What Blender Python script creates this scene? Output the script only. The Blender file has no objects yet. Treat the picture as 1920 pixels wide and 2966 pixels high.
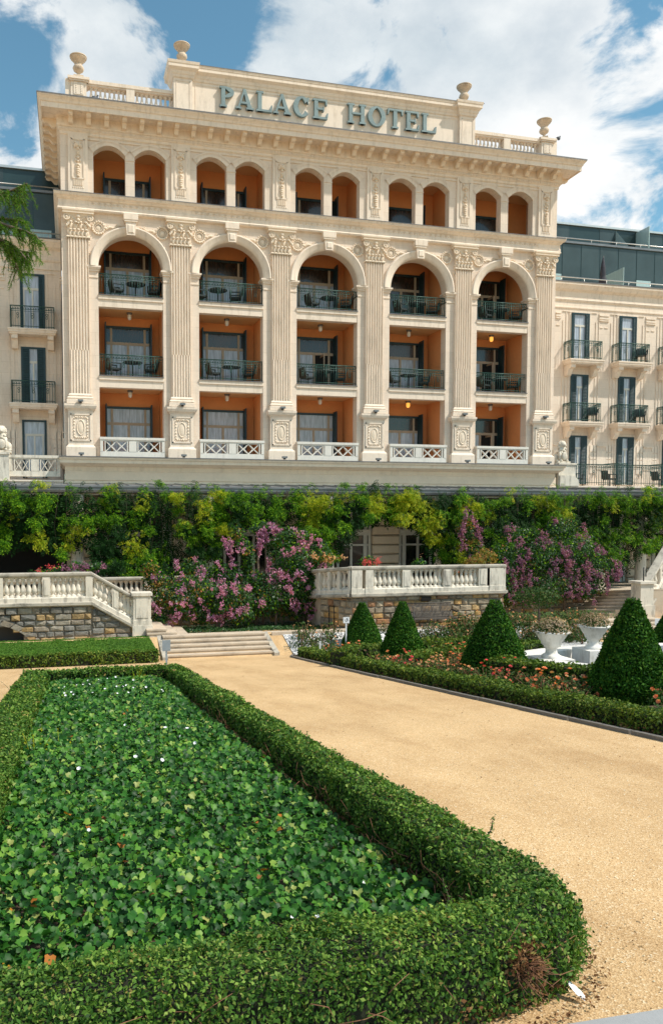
# Palace hotel seen across its formal garden. x runs along the hotel front, y away from the camera, z up.
SUN_E = 4.6; SKY_S = .12; EXPO = 0.04; SKY_TINT = (1.02, 1.42, 1.26)
CLOUD_BASE = .0; CLOUD_LO = (5.2, 5.9, 6.3); CLOUD_HI = (8.5, 8.5, 8.4)
CLOUDS = [((.3,.8,.45), 1.0, .15), ((.47,.73,.49), .2, .08), ((-.04,.93,.38), .12, .08), ((.19,.83,.53), .17, -.30), ((.10,.852,.535), .14, -.28), ((.15,.853,.50), .07, -.14), ((.058,.868,.487), .085, .62), ((-.055,.888,.46), .06, -.22), ((.565,.725,.405), .085, -.24), ((.60,.70,.40), .06, -.14), ((.33,.81,.49), .12, .06), ((.385,.78,.497), .035, -.22), ((.34,.81,.475), .022, -.16), ((.545,.675,.50), .045, -.2), ((.56,.70,.45), .04, .08), ((.02,.92,.41), .08, .08), ((-.04,.914,.403), .035, -.14)]
CEDAR_UP = .10
CEDAR_BRANCHES = [[(-.9,4.9),(-.67,4.8),(-.52,4.71),(-.42,4.63)],[(-.9,4.7),(-.6,4.66),(-.44,4.72),(-.37,4.70)],[(-.91,4.58),(-.64,4.48),(-.48,4.46),(-.41,4.40)],[(-.91,4.42),(-.56,4.35),(-.41,4.30),(-.29,4.21),(-.25,4.14)],[(-.91,4.34),(-.58,4.21),(-.45,4.12),(-.36,3.98)],[(-.68,4.28),(-.53,4.21),(-.43,4.18),(-.33,4.13)],[(-.83,4.35),(-.60,4.29),(-.53,4.13),(-.47,3.97)]]
import bpy, math, random
import numpy as np
from mathutils import Vector
random.seed(7)
RNG = np.random.default_rng(11)
PI = math.pi
S = .11                      # the garden falls gently towards the hotel
scene = bpy.context.scene
COL = scene.collection
def gz(w, h=0.0): return -S*w + h

# ------------------------------------------------------------------ materials
def new_mat(name):
    m = bpy.data.materials.new(name); m.use_nodes = True
    nt = m.node_tree; nt.nodes.clear()
    out = nt.nodes.new('ShaderNodeOutputMaterial'); b = nt.nodes.new('ShaderNodeBsdfPrincipled')
    nt.links.new(b.outputs[0], out.inputs[0])
    return m, nt, b, out
def N(nt, typ, **kw):
    n = nt.nodes.new(typ)
    for k, v in kw.items():
        if k in n.inputs.keys(): n.inputs[k].default_value = v
        else: setattr(n, k, v)
    return n
def ramp(nt, fac, stops, interp='LINEAR'):
    r = nt.nodes.new('ShaderNodeValToRGB'); r.color_ramp.interpolation = interp
    el = r.color_ramp.elements
    while len(el) < len(stops): el.new(.5)
    for e, (p, c) in zip(el, stops): e.position = p; e.color = (*c, 1)
    nt.links.new(fac, r.inputs[0]); return r.outputs[0]
def pos(nt, scale=(1, 1, 1), obj=False):
    g = nt.nodes.new('ShaderNodeNewGeometry') if not obj else nt.nodes.new('ShaderNodeTexCoord')
    mp = nt.nodes.new('ShaderNodeMapping'); mp.inputs['Scale'].default_value = scale
    nt.links.new(g.outputs['Position' if not obj else 'Object'], mp.inputs[0]); return mp.outputs[0]
def noise(nt, vec, scale, detail=4, rough=.55):
    n = N(nt, 'ShaderNodeTexNoise', Scale=scale, Detail=detail, Roughness=rough); nt.links.new(vec, n.inputs['Vector']); return n.outputs['Fac']
def mixc(nt, fac, a, b, mode='MIX'):
    m = nt.nodes.new('ShaderNodeMix'); m.data_type = 'RGBA'; m.blend_type = mode
    for i, x in ((0, fac), (6, a), (7, b)):
        if hasattr(x, 'is_output'): nt.links.new(x, m.inputs[i])
        elif i == 0: m.inputs[0].default_value = x
        else: m.inputs[i].default_value = (*x, 1)
    return m.outputs[2]
def mth(nt, op, a, b=None, clamp=False):
    m = nt.nodes.new('ShaderNodeMath'); m.operation = op; m.use_clamp = clamp
    for i, x in ((0, a), (1, b)):
        if x is None: continue
        if hasattr(x, 'is_output'): nt.links.new(x, m.inputs[i])
        else: m.inputs[i].default_value = x
    return m.outputs[0]
def bump(nt, b, h, strength=.3, dist=.02):
    bp = N(nt, 'ShaderNodeBump', Strength=strength, Distance=dist); nt.links.new(h, bp.inputs['Height']); nt.links.new(bp.outputs[0], b.inputs['Normal'])

def stone(name, col, var=.12, rough=.85, nscale=1.2, stain=None, stain_amt=.5, joints=None, bstr=.25, bscale=18, streak=False):
    m, nt, b, out = new_mat(name); v = pos(nt)
    n1 = noise(nt, v, nscale, 5); n2 = noise(nt, v, nscale*9, 4)
    lo = tuple(c*(1-var) for c in col); hi = tuple(min(1, c*(1+var*.7)) for c in col)
    c = ramp(nt, n1, [(.3, lo), (.7, hi)])
    c = mixc(nt, .35, c, ramp(nt, n2, [(.3, tuple(x*.9 for x in col)), (.7, tuple(min(1, x*1.06) for x in col))]))
    if joints:
        w_, h_, ms = joints
        g = nt.nodes.new('ShaderNodeNewGeometry'); s = nt.nodes.new('ShaderNodeSeparateXYZ'); cb = nt.nodes.new('ShaderNodeCombineXYZ')
        nt.links.new(g.outputs['Position'], s.inputs[0])
        nt.links.new(mth(nt, 'ADD', s.outputs[0], s.outputs[1]), cb.inputs[0]); nt.links.new(s.outputs[2], cb.inputs[1])
        br = N(nt, 'ShaderNodeTexBrick', Scale=1.0); br.inputs['Mortar Size'].default_value = ms
        br.inputs['Brick Width'].default_value = w_; br.inputs['Row Height'].default_value = h_
        br.inputs['Color1'].default_value = (1, 1, 1, 1); br.inputs['Color2'].default_value = (.93, .93, .93, 1); br.inputs['Mortar'].default_value = (.72, .68, .62, 1)
        nt.links.new(cb.outputs[0], br.inputs['Vector'])
        c = mixc(nt, 1.0, c, br.outputs['Color'], 'MULTIPLY')
    if stain:
        vs = pos(nt, (2.2, 2.2, .5)) if streak else v
        ns = noise(nt, vs, 2.4, 8, .7)
        f = ramp(nt, ns, [(.5, (0, 0, 0)), (.72, (stain_amt,)*3)])
        c = mixc(nt, f, c, stain)
    nt.links.new(c, b.inputs['Base Color']); b.inputs['Roughness'].default_value = rough
    bump(nt, b, noise(nt, v, bscale, 5), bstr, .01)
    return m
def flat(name, col, rough=.5, metal=0, var=.1, nscale=6, spec=.5, bstr=0):
    m, nt, b, out = new_mat(name); v = pos(nt)
    c = ramp(nt, noise(nt, v, nscale, 4), [(.3, tuple(x*(1-var) for x in col)), (.7, tuple(min(1, x*(1+var)) for x in col))])
    nt.links.new(c, b.inputs['Base Color']); b.inputs['Roughness'].default_value = rough; b.inputs['Metallic'].default_value = metal
    b.inputs['Specular IOR Level'].default_value = spec
    if bstr: bump(nt, b, noise(nt, v, nscale*6, 4), bstr, .01)
    return m
def leafmat(name, stops, rough=.5, trans=.25, spec=.4, patch=None):
    """colour varies leaf by leaf (Random Per Island)"""
    m, nt, b, out = new_mat(name)
    g = nt.nodes.new('ShaderNodeNewGeometry')
    c = ramp(nt, g.outputs['Random Per Island'], stops)
    v = pos(nt); n = noise(nt, v, 1.1 if patch is None else patch, 3)
    c = mixc(nt, 1.0, c, ramp(nt, n, [(.3, (.72, .8, .8)), (.7, (1.15, 1.1, .95))]), 'MULTIPLY')
    nt.links.new(c, b.inputs['Base Color']); b.inputs['Roughness'].default_value = rough+.1; b.inputs['Specular IOR Level'].default_value = spec*.45
    if trans:
        t = nt.nodes.new('ShaderNodeBsdfTranslucent'); nt.links.new(mixc(nt, 1.0, c, (1.3, 1.35, .6), 'MULTIPLY'), t.inputs[0])
        ms = nt.nodes.new('ShaderNodeMixShader'); ms.inputs[0].default_value = trans
        nt.links.new(b.outputs[0], ms.inputs[1]); nt.links.new(t.outputs[0], ms.inputs[2]); nt.links.new(ms.outputs[0], out.inputs[0])
    return m

M = {}
CR = (.80, .675, .56)
M['cream'] = stone('cream_render', CR, .07, joints=(1.1, .47, .004), bstr=.12, stain=(.50, .40, .29), stain_amt=.35, streak=True)
M['cream_plain'] = stone('cream_moulding', (.82, .70, .58), .06, bstr=.15, stain=(.36, .29, .21), stain_amt=.42, streak=True)
M['cream_carving'] = stone('cream_carved', (.80, .67, .53), .08, bstr=.3, bscale=30)  # slightly deeper cream for the carved ornament
M['podium'] = stone('podium_render', (.86, .71, .54), .08, bstr=.15, stain=(.36, .28, .2), stain_amt=.3, streak=True)
M['rough_podium'] = stone('podium_rough_band', (.84, .68, .51), .12, bstr=.9, bscale=14)
M['rough_band'] = stone('rusticated_band', (.74, .63, .49), .1, bstr=.9, bscale=14)
M['warm_white'] = stone('white_parapet_paint', (.74, .71, .65), .06, stain=(.35, .33, .3), stain_amt=.35, streak=True, bstr=.1)
M['orange'] = stone('orange_stucco', (.74, .315, .12), .1, rough=.9, nscale=.8, bstr=.3, bscale=40)
M['orange_ceiling'] = stone('ochre_ceiling', (.74, .42, .19), .08, rough=.9, nscale=.8, bstr=.2, bscale=40)
M['flash'] = flat('zinc_flashing', (.16, .16, .165), .55, .3, .2)
M['darkgreen'] = flat('dark_green_shutter_paint', (.008, .034, .044), .4, 0, .25, 8)
M['railgreen'] = flat('dark_green_iron', (.02, .075, .06), .45, .1, .5, 14)
M['tanframe'] = flat('stone_coloured_window_frame', (.42, .34, .25), .6, 0, .08)
M['whiteframe'] = flat('white_window_frame', (.62, .60, .54), .5, 0, .06)
M['greyframe'] = flat('pale_grey_window_frame', (.60, .60, .55), .55, 0, .08)
M['lamp_glass'] = flat('milky_lamp_glass', (.7, .66, .6), .3)
M['letter'] = stone('verdigris_letter_metal', (.20, .275, .285), .25, rough=.55, nscale=3, bstr=.2)
M['urn_stone'] = stone('weathered_urn_stone', (.62, .50, .38), .18, stain=(.12, .10, .09), stain_amt=.55, nscale=3, bstr=.4)
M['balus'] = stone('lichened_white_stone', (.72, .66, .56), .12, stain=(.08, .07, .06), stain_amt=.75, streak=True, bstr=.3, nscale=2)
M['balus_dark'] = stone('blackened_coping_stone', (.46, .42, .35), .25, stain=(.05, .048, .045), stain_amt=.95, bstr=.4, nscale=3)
M['step'] = stone('stair_stone', (.56, .46, .35), .15, stain=(.09, .07, .06), stain_amt=.5, bstr=.3, nscale=1.5)
M['white_marble'] = stone('white_marble', (.77, .745, .70), .06, stain=(.34, .31, .24), stain_amt=.75, bstr=.3, nscale=3, streak=True)
M['lion'] = stone('lion_stone', (.70, .64, .54), .2, stain=(.25, .2, .15), stain_amt=.5, nscale=5, bstr=.6, bscale=40)
M['roofgrey'] = flat('grey_roof_sheet', (.17, .175, .18), .6, .1, .2, 2)
M['gutter'] = flat('zinc_gutter', (.20, .21, .22), .4, .5, .15, 3)
M['pent'] = flat('dark_penthouse_panel', (.028, .055, .058), .28, .2, .25, .7)
M['pent2'] = flat('dark_penthouse_panel_lighter', (.05, .075, .078), .3, .2, .2, .9)
M['steel'] = flat('brushed_steel', (.62, .61, .58), .35, .8, .05)
M['wood'] = flat('grey_brown_bench_wood', (.075, .062, .05), .7, 0, .35, 9)
M['black'] = flat('black_metal', (.012, .012, .014), .5)
M['wicker'] = flat('dark_wicker', (.012, .02, .022), .6, 0, .3, 30)
M['soil'] = stone('dark_soil', (.075, .048, .03), .35, nscale=6, bstr=.8, bscale=30, stain=(.2, .12, .07), stain_amt=.5)
M['bark'] = stone('bark', (.14, .10, .07), .3, nscale=8, bstr=.8)
M['arch_inside'] = stone('shade_dark_arch_lining', (.07, .066, .06), .3)  # stone darkened in colour to paint the shade inside the arch
M['vinestem'] = flat('shaded_vine_stem', (.035, .03, .015), .9)
M['brown_twig'] = flat('dead_twig', (.22, .10, .05), .8, 0, .4)
M['darkvoid'] = flat('dark_interior', (.008, .008, .008), .9)
M['sign_white'] = flat('sign_white_plastic', (.72, .73, .74), .4, 0, .04)
M['sign_grey'] = flat('sign_galvanised', (.30, .36, .42), .45, .3, .08)
M['plaque'] = flat('dark_bronze_plaque', (.03, .026, .022), .4, .6)
M['umb'] = flat('dark_umbrella_cloth', (.03, .03, .045), .7, 0, .3)
M['pigeon'] = flat('pigeon_feathers', (.09, .10, .12), .7, 0, .5, 20)
M['grey_paving'] = stone('grey_paving', (.34, .35, .36), .08, nscale=3)
M['curb'] = stone('curb_stone', (.17, .155, .14), .3, nscale=4, bstr=.5)
M['whitestone'] = None

def glass_mat(name, base, rough=.12, stripes=True, dark=.6):
    m, nt, b, out = new_mat(name)
    v = pos(nt, (1, 1, .12)); n = noise(nt, v, 11, 3)
    c = ramp(nt, n, [(.35, tuple(x*dark for x in base)), (.65, base)])
    nt.links.new(c, b.inputs['Base Color']); b.inputs['Roughness'].default_value = rough
    b.inputs['Coat Weight'].default_value = .6; b.inputs['Coat Roughness'].default_value = .04
    return m
M['pane_light'] = glass_mat('pane_with_net_curtain', (.50, .56, .66), .3)
M['pane_dark'] = glass_mat('pane_dark', (.035, .028, .022), .2)
M['pane_blackish'] = glass_mat('pane_ground_floor', (.015, .017, .018), .15)
M['milk_glass'] = glass_mat('frosted_glass', (.38, .52, .52), .35, dark=.9)

def gravel_mat():
    m, nt, b, out = new_mat('golden_gravel'); v = pos(nt)
    vo = N(nt, 'ShaderNodeTexVoronoi', Scale=120.0); nt.links.new(v, vo.inputs['Vector'])
    sep = nt.nodes.new('ShaderNodeSeparateColor'); nt.links.new(vo.outputs['Color'], sep.inputs[0])
    c = ramp(nt, sep.outputs[0], [(0, (.38, .235, .11)), (.2, (.54, .355, .18)), (.6, (.65, .435, .225)), (.9, (.73, .535, .31)), (1, (.84, .73, .55))])
    vo2 = N(nt, 'ShaderNodeTexVoronoi', Scale=32.0); nt.links.new(v, vo2.inputs['Vector'])
    sp2 = nt.nodes.new('ShaderNodeSeparateColor'); nt.links.new(vo2.outputs['Color'], sp2.inputs[0])
    c = mixc(nt, .2, c, ramp(nt, sp2.outputs[0], [(0, (.56, .385, .21)), (1, (.70, .515, .31))]))
    c = mixc(nt, 1, c, ramp(nt, noise(nt, v, .5, 4), [(.3, (.88, .86, .84)), (.7, (1.05, 1.05, 1.05))]), 'MULTIPLY')
    c = mixc(nt, 1, c, ramp(nt, noise(nt, pos(nt, (1, .35, 1)), 1.7, 6, .65), [(.36, (.86, .82, .77)), (.52, (.99, .98, .96)), (.66, (1.05, 1.05, 1.04))]), 'MULTIPLY')
    nt.links.new(c, b.inputs['Base Color']); b.inputs['Roughness'].default_value = .95
    b.inputs['Specular IOR Level'].default_value = .2
    bump(nt, b, vo.outputs['Distance'], .5, .006)
    return m
M['gravel'] = gravel_mat()
def whitegravel():
    m, nt, b, out = new_mat('white_pebbles'); v = pos(nt)
    vo = N(nt, 'ShaderNodeTexVoronoi', Scale=16.0); nt.links.new(v, vo.inputs['Vector'])
    sep = nt.nodes.new('ShaderNodeSeparateColor'); nt.links.new(vo.outputs['Color'], sep.inputs[0])
    c = ramp(nt, sep.outputs[0], [(0, (.22, .22, .24)), (.3, (.5, .5, .5)), (1, (.78, .77, .75))])
    nt.links.new(c, b.inputs['Base Color']); b.inputs['Roughness'].default_value = .8
    bump(nt, b, vo.outputs['Distance'], 1, .03)
    return m
M['whitestone'] = whitegravel()
def masonry_mat(name, stops):
    m, nt, b, out = new_mat(name); g = nt.nodes.new('ShaderNodeNewGeometry')
    c = ramp(nt, g.outputs['Random Per Island'], stops, 'CONSTANT'); v = pos(nt)
    c = mixc(nt, 1, c, ramp(nt, noise(nt, v, 7, 6, .65), [(.25, (.55, .55, .55)), (.75, (1.3, 1.25, 1.15))]), 'MULTIPLY')
    nt.links.new(c, b.inputs['Base Color']); b.inputs['Roughness'].default_value = .9
    bump(nt, b, noise(nt, v, 12, 6, .7), .9, .03); return m
M['masonry'] = masonry_mat('ashlar_blocks', [(0, (.27, .22, .16)), (.16, (.46, .29, .12)), (.32, (.34, .29, .22)), (.5, (.54, .37, .18)), (.62, (.24, .21, .17)), (.74, (.44, .36, .26)), (.9, (.36, .20, .11))])
M['masonry_grey'] = masonry_mat('grey_ashlar_blocks', [(0, (.20, .19, .17)), (.2, (.30, .26, .21)), (.35, (.17, .17, .16)), (.5, (.40, .28, .14)), (.66, (.24, .235, .22)), (.84, (.34, .31, .26))])
M['mortar'] = stone('mortar', (.27, .235, .19), .2, nscale=4, bstr=.5)
def water_mat():
    m, nt, b, out = new_mat('pool_water'); b.inputs['Base Color'].default_value = (.03, .035, .03, 1)
    b.inputs['Roughness'].default_value = .03; bump(nt, b, noise(nt, pos(nt), 5, 2), .08, .02); return m
M['water'] = water_mat()

G = lambda *c: c
M['boxwood'] = leafmat('boxwood_leaf', [(0, (.016, .055, .010)), (.35, (.056, .142, .022)), (.7, (.125, .245, .036)), (.93, (.27, .38, .08)), (1, (.28, .18, .07))], .45, .25, .4)
M['boxwood_far'] = leafmat('clipped_hedge_leaf', [(0, (.022, .058, .01)), (.4, (.075, .138, .018)), (.8, (.145, .22, .032)), (1, (.24, .25, .05))], .5, .2)
M['boxwood_core'] = flat('shade_dark_core', (.016, .020, .008), .95, 0, .5, 20)  # near-black fill, painting the shade inside clipped growth
M['drytwigs'] = leafmat('dry_hedge_leaf', [(0, (.10, .045, .02)), (.6, (.24, .11, .05)), (1, (.30, .19, .09))], .8, .1)
M['ivy'] = leafmat('ivy_leaf', [(0, (.008, .048, .007)), (.35, (.018, .10, .012)), (.68, (.045, .17, .020)), (.88, (.11, .27, .032)), (.97, (.22, .36, .06)), (1, (.42, .42, .14))], .38, .2, .6, patch=2.5)
M['ivy_yellow'] = leafmat('yellowing_ivy_leaf', [(0, (.45, .30, .02)), (.5, (.5, .18, .03)), (1, (.30, .12, .05))], .6, .2)
M['lawn'] = leafmat('lawn_blade', [(0, (.03, .09, .01)), (.5, (.065, .17, .018)), (1, (.14, .25, .04))], .55, .3)
M['yew'] = leafmat('yew_needles', [(0, (.012, .055, .007)), (.5, (.03, .11, .012)), (.85, (.07, .18, .018)), (1, (.13, .24, .03))], .55, .2, .25)
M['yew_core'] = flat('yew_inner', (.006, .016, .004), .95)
M['wist'] = leafmat('wisteria_leaf', [(0, (.010, .052, .004)), (.4, (.045, .15, .006)), (.75, (.12, .28, .010)), (1, (.29, .46, .02))], .5, .35, .25)
M['wist_yellow'] = leafmat('yellowing_wisteria_leaf', [(0, (.13, .24, .006)), (.5, (.30, .38, .012)), (1, (.58, .54, .03))], .5, .4)
M['wist_shade'] = leafmat('shade_dark_wisteria_leaf', [(0, (.004, .018, .004)), (.6, (.009, .038, .006)), (1, (.02, .07, .010))], .5, .1, .25)  # green darkened to paint the shade deep in the vines
M['myrt'] = leafmat('dark_glossy_leaf', [(0, (.010, .04, .010)), (.6, (.02, .075, .018)), (1, (.055, .12, .03))], .35, .2, .6)
M['myrt_red'] = leafmat('reddish_young_leaf', [(0, (.10, .14, .02)), (.5, (.28, .20, .03)), (1, (.38, .14, .05))], .45, .3)
M['pink'] = leafmat('pink_blossom', [(0, (.44, .13, .32)), (.5, (.60, .25, .46)), (1, (.72, .42, .58))], .6, .3)
M['mauve'] = leafmat('mauve_blossom', [(0, (.22, .07, .18)), (.6, (.38, .16, .30)), (1, (.52, .28, .38))], .6, .3)
M['rose_leaf'] = leafmat('rose_leaf', [(0, (.02, .06, .015)), (.6, (.06, .12, .03)), (1, (.13, .15, .04))], .5, .2)
M['coral'] = leafmat('coral_petals', [(0, (.80, .20, .14)), (.5, (.88, .34, .20)), (1, (.90, .52, .28))], .6, .3)
M['peach'] = leafmat('peach_petals', [(0, (.80, .30, .16)), (.5, (.85, .48, .30)), (1, (.85, .62, .45))], .6, .3)
M['red'] = leafmat('red_petals', [(0, (.70, .06, .09)), (1, (.85, .20, .22))], .6, .3)
M['drypetal'] = leafmat('faded_blush_petals', [(0, (.33, .20, .13)), (.5, (.55, .40, .30)), (1, (.72, .60, .50))], .7, .2)
M['whitepetal'] = flat('white_petals', (.80, .80, .82), .6, 0, .05)
M['pebble'] = leafmat('loose_gravel_stone', [(0, (.34, .21, .11)), (.4, (.60, .42, .25)), (.8, (.74, .57, .38)), (1, (.85, .78, .66))], .9, 0, .2)
M['cedar'] = leafmat('cedar_needles', [(0, (.04, .12, .012)), (.5, (.10, .24, .02)), (1, (.22, .36, .04))], .5, .3)

# ------------------------------------------------------------------ mesh builder
class MB:
    def __init__(s): s.v = []; s.f = []; s.sm = []
    def add(s, vs, fs, smooth=False):
        o = len(s.v); s.v += [tuple(map(float, p)) for p in vs]
        for f in fs: s.f.append([i+o for i in f]); s.sm.append(smooth)
        return s
    def box(s, x0, x1, y0, y1, z0, z1):
        s.add([(x0,y0,z0),(x1,y0,z0),(x1,y1,z0),(x0,y1,z0),(x0,y0,z1),(x1,y0,z1),(x1,y1,z1),(x0,y1,z1)],
              [(0,3,2,1),(4,5,6,7),(0,1,5,4),(1,2,6,5),(2,3,7,6),(3,0,4,7)]); return s
    def bevbox(s, x0, x1, y0, y1, z0, z1, b=.02):
        """box whose front face (towards -y) is chamfered"""
        s.add([(x0,y0+b,z0),(x1,y0+b,z0),(x1,y0+b,z1),(x0,y0+b,z1),(x0+b,y0,z0+b),(x1-b,y0,z0+b),(x1-b,y0,z1-b),(x0+b,y0,z1-b),(x0,y1,z0),(x1,y1,z0),(x1,y1,z1),(x0,y1,z1)],
              [(4,5,6,7),(0,1,5,4),(1,2,6,5),(2,3,7,6),(3,0,4,7),(0,8,9,1),(1,9,10,2),(2,10,11,3),(3,11,8,0)]); return s
    def prism(s, poly, y0, y1):
        """polygon of (x,z) extruded along y"""
        n = len(poly); s.add([(x,y0,z) for x,z in poly]+[(x,y1,z) for x,z in poly],
              [tuple(range(n)), tuple(range(2*n-1,n-1,-1))]+[(i,i+n,(i+1)%n+n,(i+1)%n) for i in range(n)]); return s
    def prism_xy(s, poly, z0, z1):
        n = len(poly)
        za = z0 if callable(z0) else (lambda y: z0); zb = z1 if callable(z1) else (lambda y: z1)
        s.add([(x,y,za(y)) for x,y in poly]+[(x,y,zb(y)) for x,y in poly],
              [tuple(range(n-1,-1,-1)), tuple(range(n,2*n))]+[(i,(i+1)%n,(i+1)%n+n,i+n) for i in range(n)]); return s
    def strip(s, prof, p0, p1, nrm, caps=True):
        """profile (offset along nrm, z) swept from p0 to p1 (xyz)"""
        n = len(prof); nx, ny = nrm
        a = [(p0[0]+nx*o, p0[1]+ny*o, p0[2]+z) for o,z in prof]; b = [(p1[0]+nx*o, p1[1]+ny*o, p1[2]+z) for o,z in prof]
        s.add(a+b, [(i,i+1,i+1+n,i+n) for i in range(n-1)]+([tuple(range(n)), tuple(range(2*n-1,n-1,-1))] if caps else [])); return s
    def ring(s, prof, u0, u1, w0, w1, su=1.0, close=False):
        """mouldings: profile (offset outwards, z) run round a rectangle with mitred corners"""
        vs = []
        for o, z in prof: vs += [(u0-o*su,w0-o,z),(u1+o*su,w0-o,z),(u1+o*su,w1+o,z),(u0-o*su,w1+o,z)]
        fs = []
        for i in range(len(prof)-1):
            for k in range(4): a = i*4+k; b = i*4+(k+1)%4; fs.append((a,b,b+4,a+4))
        if close: fs.append((len(vs)-4,len(vs)-3,len(vs)-2,len(vs)-1))
        s.add(vs, fs); return s
    def lathe(s, cx, cy, z0, prof, n=16, smooth=True, mod=None, cap=True):
        vs = []
        for i, (r, z) in enumerate(prof):
            for k in range(n):
                a = 2*PI*k/n; rr = r*(mod(a, i) if mod else 1); vs.append((cx+rr*math.cos(a), cy+rr*math.sin(a), z0+z))
        fs = [(i*n+k, i*n+(k+1)%n, (i+1)*n+(k+1)%n, (i+1)*n+k) for i in range(len(prof)-1) for k in range(n)]
        s.add(vs, fs, smooth)
        if cap: s.add([vs[k] for k in range(n)], [tuple(range(n-1,-1,-1))]); s.add([vs[-n+k] for k in range(n)], [tuple(range(n))])
        return s
    def tube(s, pts, r, n=6, smooth=True):
        pts = [Vector(p) for p in pts]; rs = r if isinstance(r, (list, tuple)) else [r]*len(pts)
        vs = []
        for i, p in enumerate(pts):
            d = (pts[min(i+1,len(pts)-1)]-pts[max(i-1,0)]).normalized()
            a = d.orthogonal().normalized() if abs(d.z) > .9 else d.cross(Vector((0,0,1))).normalized(); b = d.cross(a)
            for k in range(n): t = 2*PI*k/n; vs.append(tuple(p+(a*math.cos(t)+b*math.sin(t))*rs[i]))
        fs = [(i*n+k, i*n+(k+1)%n, (i+1)*n+(k+1)%n, (i+1)*n+k) for i in range(len(pts)-1) for k in range(n)]
        fs += [tuple(range(n-1,-1,-1)), tuple(range(len(vs)-n, len(vs)))]
        s.add(vs, fs, smooth); return s
    def blob(s, cx, cy, cz, rx, ry, rz, n=8, m=5):
        vs = [(cx,cy,cz-rz)]
        for i in range(1, m):
            p = -PI/2+PI*i/m
            for k in range(n): a = 2*PI*k/n; vs.append((cx+rx*math.cos(p)*math.cos(a), cy+ry*math.cos(p)*math.sin(a), cz+rz*math.sin(p)))
        vs.append((cx,cy,cz+rz)); L = len(vs)-1
        fs = [(0,1+(k+1)%n,1+k) for k in range(n)]
        for i in range(m-2): fs += [(1+i*n+k,1+i*n+(k+1)%n,1+(i+1)*n+(k+1)%n,1+(i+1)*n+k) for k in range(n)]
        fs += [(L,1+(m-2)*n+k,1+(m-2)*n+(k+1)%n) for k in range(n)]
        s.add(vs, fs, True); return s
    def torus(s, cx, cy, cz, R, r, n=20, m=6, rz=None):
        """ring facing -y"""
        rz = rz or R; vs = []
        for i in range(n):
            a = 2*PI*i/n
            for k in range(m): t = 2*PI*k/m; q = r*math.cos(t); vs.append((cx+(R+q)*math.cos(a), cy+r*math.sin(t), cz+(rz+q)*math.sin(a)))
        s.add(vs, [(i*m+k,((i+1)%n)*m+k,((i+1)%n)*m+(k+1)%m,i*m+(k+1)%m) for i in range(n) for k in range(m)], True); return s
    def xform(s, fn, start=0):
        s.v[start:] = [fn(p) for p in s.v[start:]]; return s

ORG = {}
def finish_mesh(name, mesh, org, mats):
    for m in (mats if isinstance(mats, (list, tuple)) else [mats]): mesh.materials.append(m)
    return mesh
def build(name, mb, mats, parent=None, label=None, org=None):
    if parent is not None: o0 = ORG[parent.name]
    else: o0 = org or (0, 0, 0)
    me = bpy.data.meshes.new(name)
    me.from_pydata([(x-o0[0], y-o0[1], z-o0[2]) for x, y, z in mb.v], [], mb.f)
    me.polygons.foreach_set('use_smooth', mb.sm); me.update()
    finish_mesh(name, me, o0, mats)
    ob = bpy.data.objects.new(name, me); COL.objects.link(ob); ORG[ob.name] = o0
    if parent is not None: ob.parent = parent
    else: ob.location = o0
    if label: ob['label'] = label
    return ob
def tag(o, label, cat, group=None, kind=None):
    if label: o['label'] = label
    if cat: o['category'] = cat
    if group: o['group'] = group
    if kind: o['kind'] = kind
    return o
def thing(name, label, cat, loc, group=None):
    o = bpy.data.objects.new(name, None); COL.objects.link(o); o.location = loc; o.empty_display_size = .3
    ORG[o.name] = tuple(loc); return tag(o, label, cat, group)
def struct(name, mb, mat): return tag(build(name, mb, mat), None, None, None, 'structure')
def link_copy(o, parent, loc):
    c = o.copy(); COL.objects.link(c); c.parent = parent; c.location = loc
    for k in ('label',):
        pass
    for ch in o.children:
        d = ch.copy(); COL.objects.link(d); d.parent = c
    return c
def copy_thing(o, loc, rz=0, label=None, group=None, scale=None):
    c = o.copy(); COL.objects.link(c); c.location = loc; c.rotation_euler = (0, 0, rz)
    if scale: c.scale = scale
    if label: c['label'] = label
    if group: c['group'] = group
    for ch in o.children:
        d = ch.copy(); COL.objects.link(d); d.parent = c
        for e in ch.children:
            g = e.copy(); COL.objects.link(g); g.parent = d
    return c

# ------------------------------------------------------------------ leaf scatter (numpy)
def unit(a): return a/np.maximum(np.linalg.norm(a, axis=-1, keepdims=True), 1e-9)
class LN:
    def __init__(s, seed, f): r = np.random.default_rng(seed); s.k = r.normal(size=(9, 3))*f; s.p = r.uniform(0, 6.28, 9)
    def __call__(s, P): return np.sin(P@s.k.T+s.p).mean(1)*1.6
LEAF = (np.array([(0,-.5,0),(.27,0,.06),(0,.5,0),(-.27,0,.06)], float), [(0,1,2,3)])
BLADE = (np.array([(-.08,0,0),(.08,0,0),(0,1,0)], float), [(0,1,2)])
def ivy_t():
    pts = [(0,-.30),(.22,-.42),(.46,-.24),(.42,.02),(.44,.26),(.22,.30),(0,.58),(-.22,.30),(-.44,.26),(-.42,.02),(-.46,-.24),(-.22,-.42)]
    v = [(x,y,.38*abs(x)-.28*y*y) for x,y in pts]; v.append((0,0,0)); n = len(pts)
    return np.array(v), [(12,i,(i+1)%n) for i in range(n)]
IVY = ivy_t()
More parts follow.
